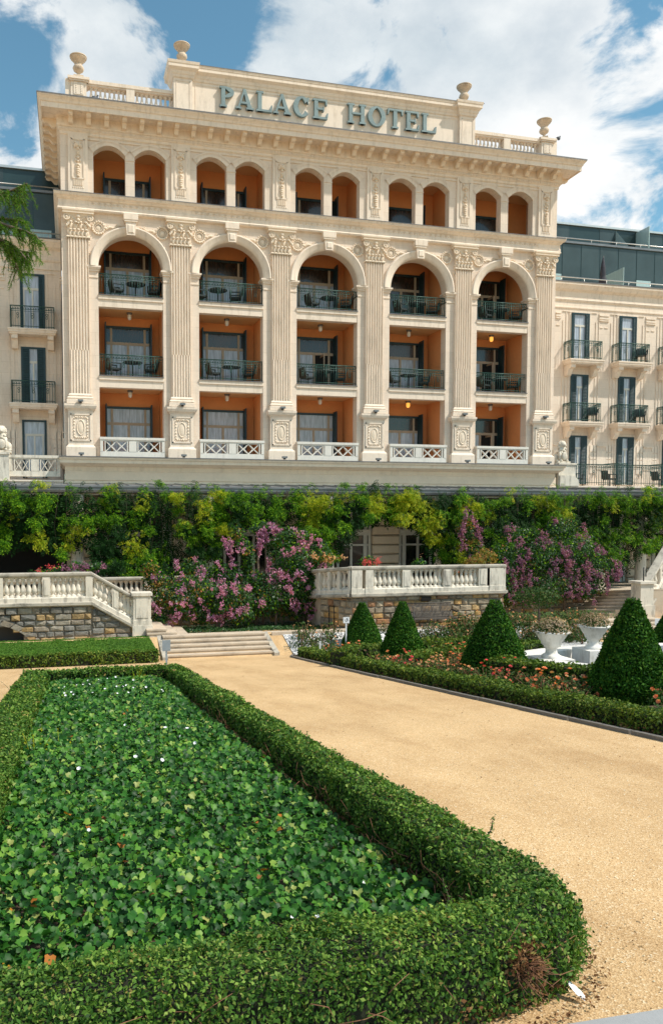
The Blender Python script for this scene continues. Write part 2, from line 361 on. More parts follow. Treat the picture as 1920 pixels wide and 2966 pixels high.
def pinnate(n=4):
    v = []; f = []
    for i in range(n):
        y = .12+.78*i/n
        for sgn in (-1, 1):
            b = len(v); v += [(0,y,0),(sgn*.20,y+.02,-.02),(sgn*.36,y+.14,-.09),(sgn*.14,y+.14,.0)]; f.append((b,b+1,b+2,b+3) if sgn > 0 else (b+3,b+2,b+1,b))
    b = len(v); v += [(0,.88,0),(.09,1.0,0),(0,1.22,-.05),(-.09,1.0,0)]; f.append((b,b+1,b+2,b+3))
    return np.array(v, float), f
PINN = pinnate()
def petal_cluster():
    r = np.random.default_rng(3); v = []; f = []
    for i in range(7):
        c = r.normal(size=3)*.28; d = unit(r.normal(size=3)); e = unit(np.cross(d, r.normal(size=3))); b = len(v)
        for a, q in ((-.3,-.3),(.3,-.3),(.3,.3),(-.3,.3)): v.append(c+d*a+e*q)
        f.append((b,b+1,b+2,b+3))
    return np.array(v), f
PETAL = petal_cluster()
def rose_t():
    v = []; f = []
    for ring, (r, z, n) in enumerate(((.5,.0,6),(.36,.16,5),(.2,.26,4))):
        for i in range(n):
            a = 2*PI*i/n+ring*.5; b = len(v); da = .62
            v += [(0,0,z-.15),(r*math.cos(a-da),r*math.sin(a-da),z),(r*1.15*math.cos(a),r*1.15*math.sin(a),z+.12),(r*math.cos(a+da),r*math.sin(a+da),z)]; f.append((b,b+1,b+2,b+3))
    return np.array(v, float), f
ROSE = rose_t()
def scatter(name, tmpl, P, Nn, size, mats, parent=None, T=None, midx=None, org=None, smooth=False):
    tv, tf = tmpl; n = len(P); k = len(tv)
    Nn = unit(Nn)
    if T is None: T = RNG.normal(size=(n, 3))
    T = unit(T - (T*Nn).sum(1, keepdims=True)*Nn); X = np.cross(T, Nn)
    size = np.broadcast_to(np.asarray(size, float), (n,))[:, None, None]
    V = P[:, None, :] + size*(tv[None, :, 0:1]*X[:, None] + tv[None, :, 1:2]*T[:, None] + tv[None, :, 2:3]*Nn[:, None])
    if parent is not None: o0 = ORG[parent.name]
    else: o0 = org or (0, 0, 0)
    V = (V - np.array(o0)).reshape(-1, 3)
    lt = np.array([len(f) for f in tf]); flat_i = np.concatenate([np.array(f) for f in tf])
    loops = (flat_i[None, :] + (np.arange(n)*k)[:, None]).ravel()
    tot = np.tile(lt, n); st = np.concatenate(([0], np.cumsum(tot)[:-1]))
    me = bpy.data.meshes.new(name); me.vertices.add(len(V)); me.vertices.foreach_set('co', V.astype(np.float32).ravel())
    me.loops.add(len(loops)); me.loops.foreach_set('vertex_index', loops.astype(np.int32))
    me.polygons.add(len(tot)); me.polygons.foreach_set('loop_start', st.astype(np.int32)); me.polygons.foreach_set('loop_total', tot.astype(np.int32))
    if midx is not None: me.polygons.foreach_set('material_index', np.repeat(midx, len(tf)).astype(np.int32))
    me.update(calc_edges=True); me.validate()
    for m in (mats if isinstance(mats, (list, tuple)) else [mats]): me.materials.append(m)
    ob = bpy.data.objects.new(name, me); COL.objects.link(ob); ORG[ob.name] = o0
    if parent is not None: ob.parent = parent
    else: ob.location = o0
    return ob
# ================================================================== THE HOTEL
U0, U1, W0, W1 = -.13, 22.95, 34.0, 45.0
PIL = [.55, 4.79, 9.22, 13.60, 18.03, 22.29]
BAY = [(2.69, 2.70), (7.00, 2.84), (11.39, 2.86), (15.79, 2.82), (20.14, 2.70)]
BAYN = ['first', 'second', 'third', 'fourth', 'fifth']
hotel = thing('hotel_building', 'five-bay cream palace front with fluted pilasters, arches and orange loggias under the PALACE HOTEL parapet', 'hotel', (11.4, 34, -1.2))
def put(me, parent, loc, name='baluster'):
    o = bpy.data.objects.new(name, me); COL.objects.link(o); o.parent = parent; oo = ORG[parent.name]; o.location = (loc[0]-oo[0], loc[1]-oo[1], loc[2]-oo[2]); ORG[o.name] = oo; return o
AZ = 12.12                              # springing of the big arches
def arc(cx, cz, r, a0, a1, n): return [(cx+r*math.cos(a0+(a1-a0)*i/n), cz+r*math.sin(a0+(a1-a0)*i/n)) for i in range(n+1)]

# front wall: piers, spandrels, top loggia
mb = MB(); edges = [U0]+[x for c, w in BAY for x in (c-w/2, c+w/2)]+[U1]
for i in range(0, 12, 2): mb.box(edges[i], edges[i+1], 34, 34.5, 4.2, AZ)
for k, (c, w) in enumerate(BAY):
    l = (edges[2*k]+edges[2*k+1])/2 if k else U0; r = (edges[2*k+2]+edges[2*k+3])/2 if k < 4 else U1
    R = w/2; a = arc(c, AZ, R, PI, PI/2, 14); b = arc(c, AZ, R, PI/2, 0, 14)
    mb.prism([(l, AZ)]+a+[(c, 14.3), (l, 14.3)], 34, 34.5)
    mb.prism([(c, 14.3)]+b+[(r, AZ), (r, 14.3)], 34, 34.5)
TOPO = []
for k, (c, w) in enumerate(BAY):
    l = (PIL[k]+.45); r = (PIL[k+1]-.45); o = [(c-1.50, c-.19), (c+.19, c+1.50)]; TOPO.append(o)
    mb.box(l, o[0][0], 34, 34.4, 14.95, 17.4); mb.box(o[0][1], o[1][0], 34, 34.4, 14.95, 17.4); mb.box(o[1][1], r, 34, 34.4, 14.95, 17.4)
    for a0, a1 in o:
        m_ = (a0+a1)/2; top = [(a0+(a1-a0)*i/10, 16.74+.34*(1-((2*i/10-1)**2))) for i in range(11)]
        mb.prism(top+[(a1, 17.4), (a0, 17.4)], 34, 34.4)
for c in PIL: mb.box(max(U0, c-.45) if c > 1 else U0, c+.45 if c < 22 else U1, 34, 34.4, 14.95, 17.4)
mb.box(U0, U0+.4, 34.5, W1, -1.2, 17.4); mb.box(U1-.4, U1, 34.5, W1, -1.2, 17.4); mb.box(U0+.4, U1-.4, W1-.4, W1, -1.2, 17.4)
mb.box(U0+.05, U1-.05, 34.05, W1-.45, 17.45, 18.3); mb.box(U0+.05, U1-.05, 34.6, W1-.45, 14.3, 14.93)
build('wall', mb, M['cream'], hotel)
# orange loggia rooms
mb = MB()
mb.box(U0+.4, U1-.4, 36, 36.2, 4.3, 14.2); mb.box(U0+.4, U1-.4, 36, 36.2, 14.95, 17.44)
for i in range(0, 12, 2):
    a, b = edges[i], edges[i+1]; a = max(a, U0+.4); b = min(b, U1-.4)
    mb.box(a+.03 if i else a, b-.03 if i < 10 else b, 34.5, 36, 4.3, 14.2)
for k in range(4): c = PIL[k+1]; mb.box(c-.6, c+.6, 34.4, 36, 14.95, 17.44)
build('loggia_wall', mb, M['orange'], hotel)
mb = MB()
for z in (7.22, 10.56): 
    for c, w in BAY: mb.box(c-w/2-.02, c+w/2+.02, 34.35, 36, z, z+.1)
mb.box(U0+.4, U1-.4, 34.5, 36, 14.2, 14.29); mb.box(U0+.4, U1-.4, 34.4, 36, 17.45-.1, 17.45-.004)
build('loggia_ceiling', mb, M['orange_ceiling'], hotel)
# floor slabs with moulded fascia
for zf in (7.64, 10.98):
    for c, w in BAY:
        mb = MB(); a, b = c-w/2-.006, c+w/2+.006
        mb.box(a, b, 34.02, 34.35, zf-.48, zf-.14); mb.box(a, b, 33.97, 34.35, zf-.17, zf-.02); mb.box(a, b, 34.35, 36, zf-.38, zf-.02)
        fs_ = build('floor_slab', mb, M['cream_plain'], hotel)
        f = MB(); f.box(a, b, 33.93, 34.4, zf-.02, zf+.015); build('edge_flashing', f, M['flash'], fs_)
mb = MB(); mb.box(U0+.4, U1-.4, 34.0, 36, 4.12, 4.26); build('floor_slab', mb, M['cream_plain'], hotel)

# pilasters: pedestal, shaft, capital
def pilaster(c):
    ped = MB(); ped.ring([(.0,4.2),(.0,4.6),(-.05,4.66),(-.09,4.7),(-.09,6.1),(-.05,6.16),(.02,6.2),(.06,6.3),(.06,6.38),(-.1,6.4)], c-.6, c+.6, 33.72, 34.0, close=True)
    p = MB()
    for x0, x1, z0, z1 in ((c-.42,c-.37,4.86,5.98),(c+.37,c+.42,4.86,5.98),(c-.42,c+.42,5.93,5.98),(c-.42,c+.42,4.86,4.91)): p.box(x0, x1, 33.775, 33.82, z0, z1)
    t = MB(); t.torus(c, 33.81, 5.42, .155, .03, 24, 6, rz=.31); t.blob(c, 33.82, 5.42, .13, .03, .29, 12, 6)
    for i in range(26):
        a = 2*PI*i/26; sx = max(-.27, min(.27, .36*math.cos(a))); sz = max(-.42, min(.42, .56*math.sin(a)))
        t.blob(c+sx, 33.80, 5.42+sz, .035+.015*math.sin(i*2.3), .035, .045, 6, 4)
    P = build('pedestal', ped, M['cream_plain'], hotel); build('frame', p, M['cream_plain'], P); build('cartouche', t, M['cream_carving'], P)
    sh = MB(); n = 7; hw = .41; fl = []
    for i in range(n):                               # fluted shaft: cross section extruded up
        a = -hw+2*hw*i/n; b = -hw+2*hw*(i+1)/n; q = (b-a)
        fl += [(a+q*.14, 33.86), (a+q*.22, 33.89), (a+q*.36, 33.925), (a+q*.5, 33.935), (a+q*.64, 33.925), (a+q*.78, 33.89), (a+q*.86, 33.86)]
    poly = [(c-hw, 34.0), (c-hw, 33.86)]+[(c+x, y) for x, y in fl]+[(c+hw, 33.86), (c+hw, 34.0)]
    sh.prism_xy(poly, 8.62, 13.2)
    fl = []
    for i in range(n):                               # reeded foot of the shaft
        a = -hw+2*hw*i/n; b = a+2*hw/n; q = b-a
        fl += [(a+q*.04, 33.87), (a+q*.14, 33.895), (a+q*.24, 33.87), (a+q*.38, 33.85), (a+q*.5, 33.845), (a+q*.62, 33.85), (a+q*.76, 33.87), (a+q*.86, 33.895), (a+q*.96, 33.87)]
    poly = [(c-hw, 34.0), (c-hw, 33.86)]+[(c+x, y) for x, y in fl]+[(c+hw, 33.86), (c+hw, 34.0)]
    sh.prism_xy(poly, 6.82, 8.62)
    sf = build('pilaster_shaft', sh, M['cream_plain'], hotel)
    bs = MB(); bs.ring([(.12,6.4),(.12,6.56),(.07,6.58),(.10,6.63),(.07,6.69),(.03,6.70),(.05,6.75),(.02,6.8),(0,6.83)], c-.43, c+.43, 33.84, 34.0)
    build('pilaster_base', bs, M['cream_plain'], sf)
    cp = MB(); cp.ring([(.03,13.18),(.05,13.22),(.03,13.26),(.0,13.28),(.0,13.55),(.03,13.8),(.07,14.0),(.12,14.1)], c-.43, c+.43, 33.86, 34.0)
    cp.ring([(.12,14.1),(.19,14.13),(.19,14.17),(.15,14.18),(.2,14.24),(.2,14.29),(0,14.3)], c-.44, c+.44, 33.86, 34.0)
    for row, (z, n_, pr) in enumerate(((13.36, 5, .05), (13.66, 4, .08))):
        for i in range(n_):
            x = c-.40+.8*(i+.5)/n_; cp.blob(x, 33.84, z, .07, .045, .15, 7, 5); cp.blob(x, 33.80-pr*.5, z+.13, .07, .05, .045, 7, 4)
            for sg in (-1, 1): cp.blob(x+sg*.055, 33.83, z+.02, .03, .04, .09, 5, 4)
    for sg in (-1, 1):
        for r_, th in ((.115, .03), (.06, .025)): cp.torus(c+sg*.47, 33.75, 13.97, r_, th, 14, 5)
        cp.blob(c+sg*.47, 33.74, 13.97, .04, .04, .04, 6, 4)
        cp.tube([(c+sg*.12, 33.82, 13.8), (c+sg*.25, 33.8, 13.98), (c+sg*.4, 33.77, 14.08)], [.03, .035, .03], 5)
        for q in range(3): cp.blob(c+sg*(.36+.05*q), 33.78, 13.74-.05*q, .045, .05, .07, 6, 4)
    for q, (zz, r_) in enumerate(((14.16,.085),(14.02,.1),(13.88,.075),(13.76,.05))): cp.blob(c, 33.76, zz, r_, .06, r_*.85, 8, 5)
    build('capital', cp, M['cream_carving'], sf)
for c in PIL: pilaster(c)

# arches with keystone, impost, medallions and scrolls
def arch_parts(k, c, w):
    R = w/2; m = MB(); prof = [(0,0,34.0),(0,0,33.9),(.10,0,33.88),(.12,0,33.86),(.26,0,33.85),(.28,0,33.83),(.34,0,33.83),(.36,0,33.9),(.36,0,34.0)]
    n = 28; vs = []
    for i in range(n+1):
        a = PI*i/n
        for d, _, y in prof: vs.append((c+(R-.004+d)*math.cos(a), y, AZ+(R-.004+d)*math.sin(a)))
    L = len(prof); m.add(vs, [(i*L+j, i*L+j+1, (i+1)*L+j+1, (i+1)*L+j) for i in range(n) for j in range(L-1)], True)
    A = build('arch_moulding', m, M['cream_plain'], hotel)
    ks = MB(); ks.add([(c-.17,33.74,AZ+R-.03),(c+.17,33.74,AZ+R-.03),(c+.22,33.74,13.98),(c-.22,33.74,13.98),(c-.17,34,AZ+R-.03),(c+.17,34,AZ+R-.03),(c+.22,34,13.98),(c-.22,34,13.98)],[(0,1,2,3),(0,4,5,1),(1,5,6,2),(2,6,7,3),(3,7,4,0)])
    ks.bevbox(c-.13, c+.13, 33.71, 33.76, AZ+R+.05, 13.86, .03); ks.box(c-.27, c+.27, 33.70, 34, 13.98, 14.06); ks.box(c-.30, c+.30, 33.68, 34, 14.06, 14.31)
    build('keystone', ks, M['cream_plain'], A)
    im = MB()
    for sg in (-1, 1):
        e = c+sg*R; x0, x1 = (e-.46, e+.10) if sg < 0 else (e-.10, e+.46)
        for z0, z1, pr in ((11.66,11.72,.03),(11.92,12.0,.05),(12.0,12.06,.09),(12.06,12.13,.13)):
            im.box(x0+(.13-pr if sg > 0 else 0), x1-(.13-pr if sg < 0 else 0), 34-pr, 34.5, z0, z1)
    build('impost', im, M['cream_plain'], A)
    md = MB(); md.box
    for sg in (-1, 1):
        x = c+sg*(R-.03); z = 13.70
        md.torus(x, 33.97, z, .235, .045, 22, 6); md.torus(x, 33.95, z, .15, .018, 20, 5); md.blob(x, 33.99, z, .13, .03, .13, 12, 5)
        for i in range(16): a = 2*PI*i/16; md.blob(x+.265*math.cos(a), 33.94, z+.265*math.sin(a), .035, .035, .035, 5, 4)
        # scrolling acanthus each side of the medallion
        for i in range(13):
            t = i/12; px = x-sg*(.33+.72*t); pz = z+.03*math.sin(t*11)+.18*t
            if pz < 13.93 and abs(px-c) > .3: md.blob(px, 33.965, pz, .055*(1.15-t), .035, .05*(1.3-t), 6, 4)
            if i % 3 == 1 and abs(px-c) > .35: md.torus(px, 33.97, min(13.9, pz+.06*math.sin(i)), .045, .014, 10, 4)
        for i in range(14):
            t = i/13; an = math.acos(min(1, .8+.2*t)); px = c+sg*(R+.40+.05*math.sin(t*14)); pz = z-.33-.95*t
            if px*sg < (c+sg*(R+.5))*sg: md.blob(px, 33.965, pz, .05*(1.2-t), .035, .055*(1.2-t), 6, 4)
    build('spandrel_relief', md, M['cream_carving'], A)
for k, (c, w) in enumerate(BAY): arch_parts(k, c, w)

# string course over the arches
mb = MB(); mb.ring([(.0,14.28),(.16,14.3),(.19,14.36),(.16,14.4),(.16,14.52),(.14,14.54),(.14,14.72),(.19,14.74),(.24,14.80),(.33,14.84),(.36,14.90),(.37,14.95),(-.3,14.97)], U0, U1, W0, W1-3, su=.8)
sc_ = build('string_course', mb, M['cream_plain'], hotel)
mb = MB()
for k, (c, w) in enumerate(BAY):
    for i in range(13):
        x = c-1.55+3.1*i/12; mb.torus(x, 33.85, 14.635, .045, .016, 8, 4); mb.blob(x, 33.86, 14.62, .025, .02, .03, 5, 4)
        mb.blob(x+.13, 33.86, 14.60, .05, .015, .015, 5, 3)
    mb.box(c-1.72, c+1.72, 33.845, 33.88, 14.705, 14.72); mb.box(c-1.72, c-1.70, 33.845, 33.88, 14.56, 14.705); mb.box(c+1.70, c+1.72, 33.845, 33.88, 14.56, 14.705)
build('frieze_ornament', mb, M['cream_carving'], sc_)
mb = MB(); mb.ring([(.385,14.935),(.385,14.965),(-.2,14.985)], U0, U1, W0, W1-3, su=.8); build('edge_flashing', mb, M['flash'], sc_)

# panel pilasters of the top storey with lion masks
for c in PIL:
    c = c+.02; m = MB(); m.box(c-.40, c+.40, 33.92, 34, 14.97, 17.40); m.box(c-.30, c+.30, 33.88, 33.92, 17.2, 17.3)
    for x0, x1, z0, z1 in ((c-.26,c-.21,15.62,17.18),(c+.21,c+.26,15.62,17.18),(c-.26,c+.26,17.14,17.2),(c-.24,c+.24,15.58,15.64)): m.box(x0, x1, 33.885, 33.93, z0, z1)
    pp = build('panel_pilaster', m, M['cream_plain'], hotel)
    r = MB(); r.blob(c, 33.88, 16.95, .12, .09, .13, 10, 6); r.blob(c, 33.80, 16.90, .055, .05, .05); r.blob(c, 33.83, 16.78, .06, .05, .05)
    for sg in (-1, 1):
        r.blob(c+sg*.1, 33.88, 17.05, .045, .05, .05, 6, 4); r.blob(c+sg*.12, 33.89, 16.9, .05, .05, .1, 6, 4); r.blob(c+sg*.035, 33.79, 16.97, .02, .02, .015, 5, 3)
        r.torus(c+sg*.06, 33.90, 16.5, .05, .02, 10, 5); r.blob(c+sg*.08, 33.9, 16.33, .04, .04, .07, 6, 4); r.blob(c+sg*.06, 33.9, 16.12, .04, .05, .08, 6, 4)
    for z, a in ((16.65,.07),(16.58,.05),(16.42,.05),(16.28,.045),(16.15,.07),(16.04,.06),(15.95,.1),(15.87,.09),(15.78,.06),(15.7,.075)): r.blob(c, 33.89, z, a, .07, .05, 8, 5)
    for i in range(5): r.box(c-.18+i*.08, c-.14+i*.08, 33.89, 33.93, 15.32, 15.56)
    for i in range(6): r.blob(c-.2+i*.08, 33.91, 15.24, .022, .02, .03, 5, 3)
    build('lion_mask_relief', r, M['cream_carving'], pp)
# arch hoods of the top loggia
for k, (c, w) in enumerate(BAY):
    m = MB()
    for a0, a1 in TOPO[k]:
        for d0, d1, y in ((0, .18, 33.965), (.14, .2, 33.94)):
            n = 12; vs = []
            for i in range(n+1):
                t = 2*i/n-1; x = (a0+a1)/2+t*((a1-a0)/2+.0); z = 16.74+.34*(1-t*t)
                vs += [((a0+a1)/2+t*((a1-a0)/2+d0*.9), y, z+d0), ((a0+a1)/2+t*((a1-a0)/2+d1*.9), y, z+d1), ((a0+a1)/2+t*((a1-a0)/2+d1*.9), 34.01, z+d1)]
            m.add(vs, [(i*3, (i+1)*3, (i+1)*3+1, i*3+1) for i in range(n)]+[(i*3+1, (i+1)*3+1, (i+1)*3+2, i*3+2) for i in range(n)])
    m.box(c-2.05, c+2.05, 33.955, 34.0, 17.22, 17.28)
    for q in (c-1.55, c+1.55): pass
    m.box(c-.21, c+.21, 33.97, 34.02, 16.55, 16.58)
    build('arch_hood', m, M['cream_plain'], hotel)

# main cornice
mb = MB(); mb.ring([(0,17.34),(.05,17.38),(.05,17.48),(.09,17.5),(.09,17.62),(.14,17.65),(.16,17.68),(.16,17.98),(.20,18.02),(.80,18.02),(.80,17.97),(.83,17.97),(.83,18.17),(.87,18.19),(.90,18.26),(.97,18.34),(1.0,18.36),(1.0,18.43),(-.3,18.52)], U0, U1, W0, W1-3, su=.86)
cor = build('cornice', mb, M['cream_plain'], hotel)
mb = MB()
mod_me = {}
def modillion_part(x, y, dx, dy):
    if (dx, dy) not in mod_me:
        q = MB(); modillion(q, 0, 0, dx, dy); me = bpy.data.meshes.new('modillion'); me.from_pydata(q.v, [], q.f); me.materials.append(M['cream_carving']); mod_me[(dx, dy)] = me
    put(mod_me[(dx, dy)], cor, (x, y, 0), 'modillion')
def modillion(m, x, y, dx, dy):
    """scroll bracket at wall point, pointing along (dx,dy)"""
    s0 = len(m.v); m.prism([(0,17.72),(.10,17.68),(.2,17.70),(.26,17.78),(.34,17.86),(.48,17.84),(.56,17.88),(.58,17.96),(.58,18.0),(0,18.0)], -.09, .09)
    m.box(-.02, .62, -.11, .11, 17.985, 18.03)
    m.xform(lambda p: (x+dx*p[0]-dy*p[1], y+dy*p[0]+dx*p[1], p[2]), s0)
nm = 32
for i in range(nm):
    x = U0+.06+.36+(U1-U0-.84)*i/(nm-1); modillion_part(x, 33.86, 0, -1)
    if i < nm-1: mb.lathe(x+(U1-U0-.84)/(nm-1)/2, 33.50, 18.005, [(.02,0),(.07,-.02),(.10,0),(.11,.01)], 10, cap=False)
for i in range(10):
    modillion_part(U0-.13, 34.3+.72*i, -1, 0); modillion_part(U1+.13, 34.3+.72*i, 1, 0)
build('soffit_rosettes', mb, M['cream_carving'], cor)
mb = MB(); x = U0-.04
while x < U1+.02: mb.box(x, x+.07, 33.875, 33.92, 17.53, 17.61); x += .125
build('dentils', mb, M['cream_plain'], cor)
mb = MB(); mb.ring([(1.02,18.40),(1.02,18.45),(-.3,18.55)], U0, U1, W0, W1-3, su=.86); build('edge_flashing', mb, M['flash'], cor)

# sign parapet
def pshape(prof, a, b, c_, d, su=1): m = MB(); m.ring(prof, a, b, c_, d, su=su, close=True); return m
mb = MB(); mb.box(5.28, 17.72, 33.96, 34.7, 18.45, 20.14)
par = build('sign_parapet', mb, M['cream_plain'], hotel)
for x0, x1 in ((4.52, 5.31), (17.68, 18.45)):
    m = MB(); m.box(x0, x1, 33.80, 34.75, 18.45, 20.14); m.box(x0-.04, x1+.04, 33.76, 34.78, 18.45, 18.62)
    for q in ((x0+.1,x0+.13,18.8,20.0),(x1-.13,x1-.1,18.8,20.0),(x0+.1,x1-.1,19.97,20.0),(x0+.1,x1-.1,18.8,18.83)): m.box(q[0], q[1], 33.785, 33.81, q[2], q[3])
    build('pier', m, M['cream_plain'], par)
capp = [(0,20.08),(.05,20.12),(.07,20.2),(.10,20.24),(.13,20.34),(.22,20.42),(.24,20.44),(.24,20.56),(.26,20.58),(.28,20.68),(-.2,20.72)]
mb = pshape(capp, 4.52+.02, 18.45-.02, 33.97, 34.68); cp_ = build('coping', mb, M['cream_plain'], par)
for x0, x1 in ((4.52, 5.31), (17.68, 18.45)): build('pier_cap', pshape([(o, z+.006) for o, z in capp], x0, x1, 33.80, 34.75), M['cream_plain'], par)
mb = pshape([(.29,20.66),(.29,20.69),(-.1,20.74)], 4.54, 18.43, 33.97, 34.68); build('coping_flashing', mb, M['flash'], par)
mb = MB()
for q in ((5.45,17.55,19.98,20.01),(5.45,17.55,18.62,18.65),(5.45,5.48,18.65,19.98),(17.52,17.55,18.65,19.98)): mb.box(q[0], q[1], 33.945, 33.97, q[2], q[3])
build('panel_frame', mb, M['cream_plain'], par)

# roof balustrades each side of the sign
def balprof(h, r=.07): return [(r*1.1,0),(r*1.1,h*.08),(r*.55,h*.11),(r*.62,h*.16),(r*1.05,h*.27),(r*1.1,h*.36),(r*.75,h*.52),(r*.48,h*.72),(r*.5,h*.82),(r*.85,h*.86),(r*.6,h*.89),(r*1.1,h*.92),(r*1.1,h)]
def baluster_obj(h, r, mat, name='baluster'):
    m = MB(); m.lathe(0, 0, 0, balprof(h, r), 10); me = bpy.data.meshes.new(name); me.from_pydata(m.v, [], m.f); me.polygons.foreach_set('use_smooth', m.sm); me.materials.append(mat); return me
rb = MB()
for sx in (0, 1):
    F = (lambda x: x) if sx == 0 else (lambda x: 22.97-x)
    def bx(m, a, b, *r): m.box(min(F(a), F(b)), max(F(a), F(b)), *r)
    m = MB(); bx(m, .2, 4.53, 34.02, 34.5, 18.45, 18.74); bx(m, .9, 4.53, 34.06, 34.4, 18.74, 18.79)
    bx(m, .9, 4.53, 34.03, 34.43, 19.44, 19.5); bx(m, .9, 4.53, 33.98, 34.48, 19.5, 19.64)
    m.box(min(F(.12), F(.42)), max(F(.12), F(.42)), 34.5, 39, 18.45, 19.64)
    rb_ = build('roof_balustrade', m, M['cream_plain'], hotel)
    d = MB(); bx(d, .32, .95, 33.95, 34.6, 18.45, 19.5); bx(d, .25, 1.02, 33.88, 34.66, 19.5, 19.56); bx(d, .2, 1.07, 33.83, 34.7, 19.56, 19.66); bx(d, .1, .34, 34.0, 34.5, 18.45, 19.6)
    bx(d, .44, .83, 33.92, 33.96, 18.98, 19.46)
    for i in range(12): d.blob(F(.54+.19*(i%2)+.0), 33.925, 19.04+.07*(i//2), .045, .02, .03, 5, 3)
    bx(d, 2.57, 2.91, 34.0, 34.46, 18.7, 19.5)
    build('pedestal', d, M['cream_plain'], rb_)
    bm_ = baluster_obj(.66, .08, M['cream_plain'])
    for i in range(8): put(bm_, rb_, (F(1.05+1.5*(i+.5)/8), 34.22, 18.785))
    for i in range(8): put(bm_, rb_, (F(2.93+1.58*(i+.5)/8), 34.22, 18.785))
mb = MB(); mb.box(3.3, 19.6, 36.6, 43, 18.3, 20.3); build('roof_penthouse', mb, M['pent'], hotel)

# letters ------------------------------------------------------------
def letter(ch, x0, x1, z0=19.17, H=.84):
    m = MB(); W = x1-x0; st = .25 if ch not in 'CO' else .23; se = .09; yy = [33.80]
    def P(poly):
        yy[0] -= .002; m.prism([(x0+a, z0+b*H) for a, b in poly], yy[0], 33.93)
    def R(a, b, c, d): P([(a,c),(b,c),(b,d),(a,d)])
    sw = W*st
    def stem(a, w_, ext=.07): R(a, a+w_, .0, 1.0); R(a-ext, a+w_+ext, 0, .09); R(a-ext, a+w_+ext, .91, 1.0)
    def arc_band(cx, cz, rx, rz, t0, t1, a0, a1, n=18):
        for i in range(n):
            b0 = a0+(a1-a0)*i/n; b1 = a0+(a1-a0)*(i+1)/n
            def pt(a, inn):
                tt = t0*abs(math.cos(a))+t1*abs(math.sin(a)); return (cx+(rx-(tt if inn else 0))*math.cos(a), cz+(rz-(tt/H if inn else 0))*math.sin(a))
            yy[0] = 33.80-.002*(i%2+1); m.prism([(x0+p[0], z0+p[1]*H) for p in (pt(b0,0), pt(b1,0), pt(b1,1), pt(b0,1))], yy[0], 33.93)
    if ch == 'P':
        stem(.07, .17); arc_band(.24, .73, W-.25, .27, .16, .085, -PI/2, PI/2)
    elif ch == 'A':
        P([(.06,0),(.15,0),(W*.5,.86),(W*.5,1.0),(W*.44,1.0)]); P([(W-.25,0),(W-.05,0),(W*.54,1.0),(W*.40,1.0)]); R(W*.25, W*.72, .26, .36)
        R(0, .24, 0, .085); R(W-.33, W, 0, .085)
    elif ch == 'L':
        stem(.07, .17); R(.2, W, 0, .10); P([(W-.13,.08),(W,.08),(W+.02,.34),(W-.04,.34)])
    elif ch == 'E':
        stem(.07, .17); R(.2, W-.03, 0, .10); R(.2, W-.05, .90, 1.0); R(.2, W*.72, .46, .55); P([(W-.12,.08),(W-.02,.08),(W,.31),(W-.05,.31)]); P([(W-.14,.92),(W-.05,.92),(W-.05,.70),(W-.10,.70)]); R(W*.66, W*.73, .38, .63)
    elif ch == 'C':
        arc_band(W*.52, .5, W*.52, .52, .19, .08, PI*.22, PI*1.78, 26); R(W-.10, W-.04, .68, .98)
    elif ch == 'O': arc_band(W*.5, .5, W*.5, .52, .19, .07, 0, 2*PI, 32)
    elif ch == 'T': stem(W/2-.085, .17); R(.0, W, .90, 1.0); P([(0,.92),(.09,.92),(.04,.70),(0,.70)]); P([(W-.09,.92),(W,.92),(W,.70),(W-.04,.70)])
    elif ch == 'H': stem(.07, .17); stem(W-.24, .17); R(.2, W-.2, .46, .55)
    return m
for ch, a, b in (('P',6.48,7.11),('A',7.18,7.96),('L',8.08,8.77),('A',8.83,9.64),('C',9.74,10.47),('E',10.62,11.32),('H',12.23,13.09),('O',13.19,14.03),('T',14.13,14.86),('E',14.99,15.67),('L',15.79,16.49)):
    build('sign_letter', letter(ch, a, b), M['letter'], hotel, label='verdigris metal letter %s of the rooftop sign' % ch)

# lattice parapets of the lowest loggias
def lattice(parent, x0, x1, y0, y1, z0, z1, mat, panels=2):
    m = MB(); H = z1-z0; m.box(x0, x1, y0, y1, z0, z0+.26*H); m.box(x0-.02, x1+.02, y0-.03, y1+.02, z1-.13*H, z1); m.box(x0, x1, y0+.01, y1-.01, z1-.2*H, z1-.13*H)
    cs = [x0+.06]+[x0+(x1-x0)*i/panels for i in range(1, panels)]+[x1-.06]; zb, zt = z0+.26*H, z1-.2*H
    for i, c in enumerate(cs): hw = .16 if 0 < i < len(cs)-1 else .06; m.box(c-hw, c+hw, y0-.01, y1, zb, zt)
    for i in range(panels):
        a = cs[i]+(.24 if i else .16); b = cs[i+1]-(.24 if i < panels-1 else .16); t = .024
        m.box(a-.04, a, y0, y1, zb, zt); m.box(b, b+.04, y0, y1, zb, zt); q = 2; k = 0
        for j in range(q):
            p, r_ = a+(b-a)*j/q, a+(b-a)*(j+1)/q
            for (xa, za, xb, zb_) in ((p, zb, r_, zt), (p, zt, r_, zb)):
                d = .004*(k % 2); k += 1; m.prism([(xa, za-t), (xa, za+t), (xb, zb_+t), (xb, zb_-t)], y0+.02+d, y1-.02-d)
        mid = (zb+zt)/2; xm = (a+b)/2
        for (xa, za, xb, zb_) in ((xm-.42*(b-a)/2, mid, xm, zt), (xm, zt, xm+.42*(b-a)/2, mid), (xm-.42*(b-a)/2, mid, xm, zb), (xm, zb, xm+.42*(b-a)/2, mid)):
            d = .010+.003*(k % 2); k += 1; m.prism([(xa, za-t), (xa, za+t), (xb, zb_+t), (xb, zb_-t)], y0+.02+d, y1-.02-d)
    return build('lattice_parapet', m, mat, parent)
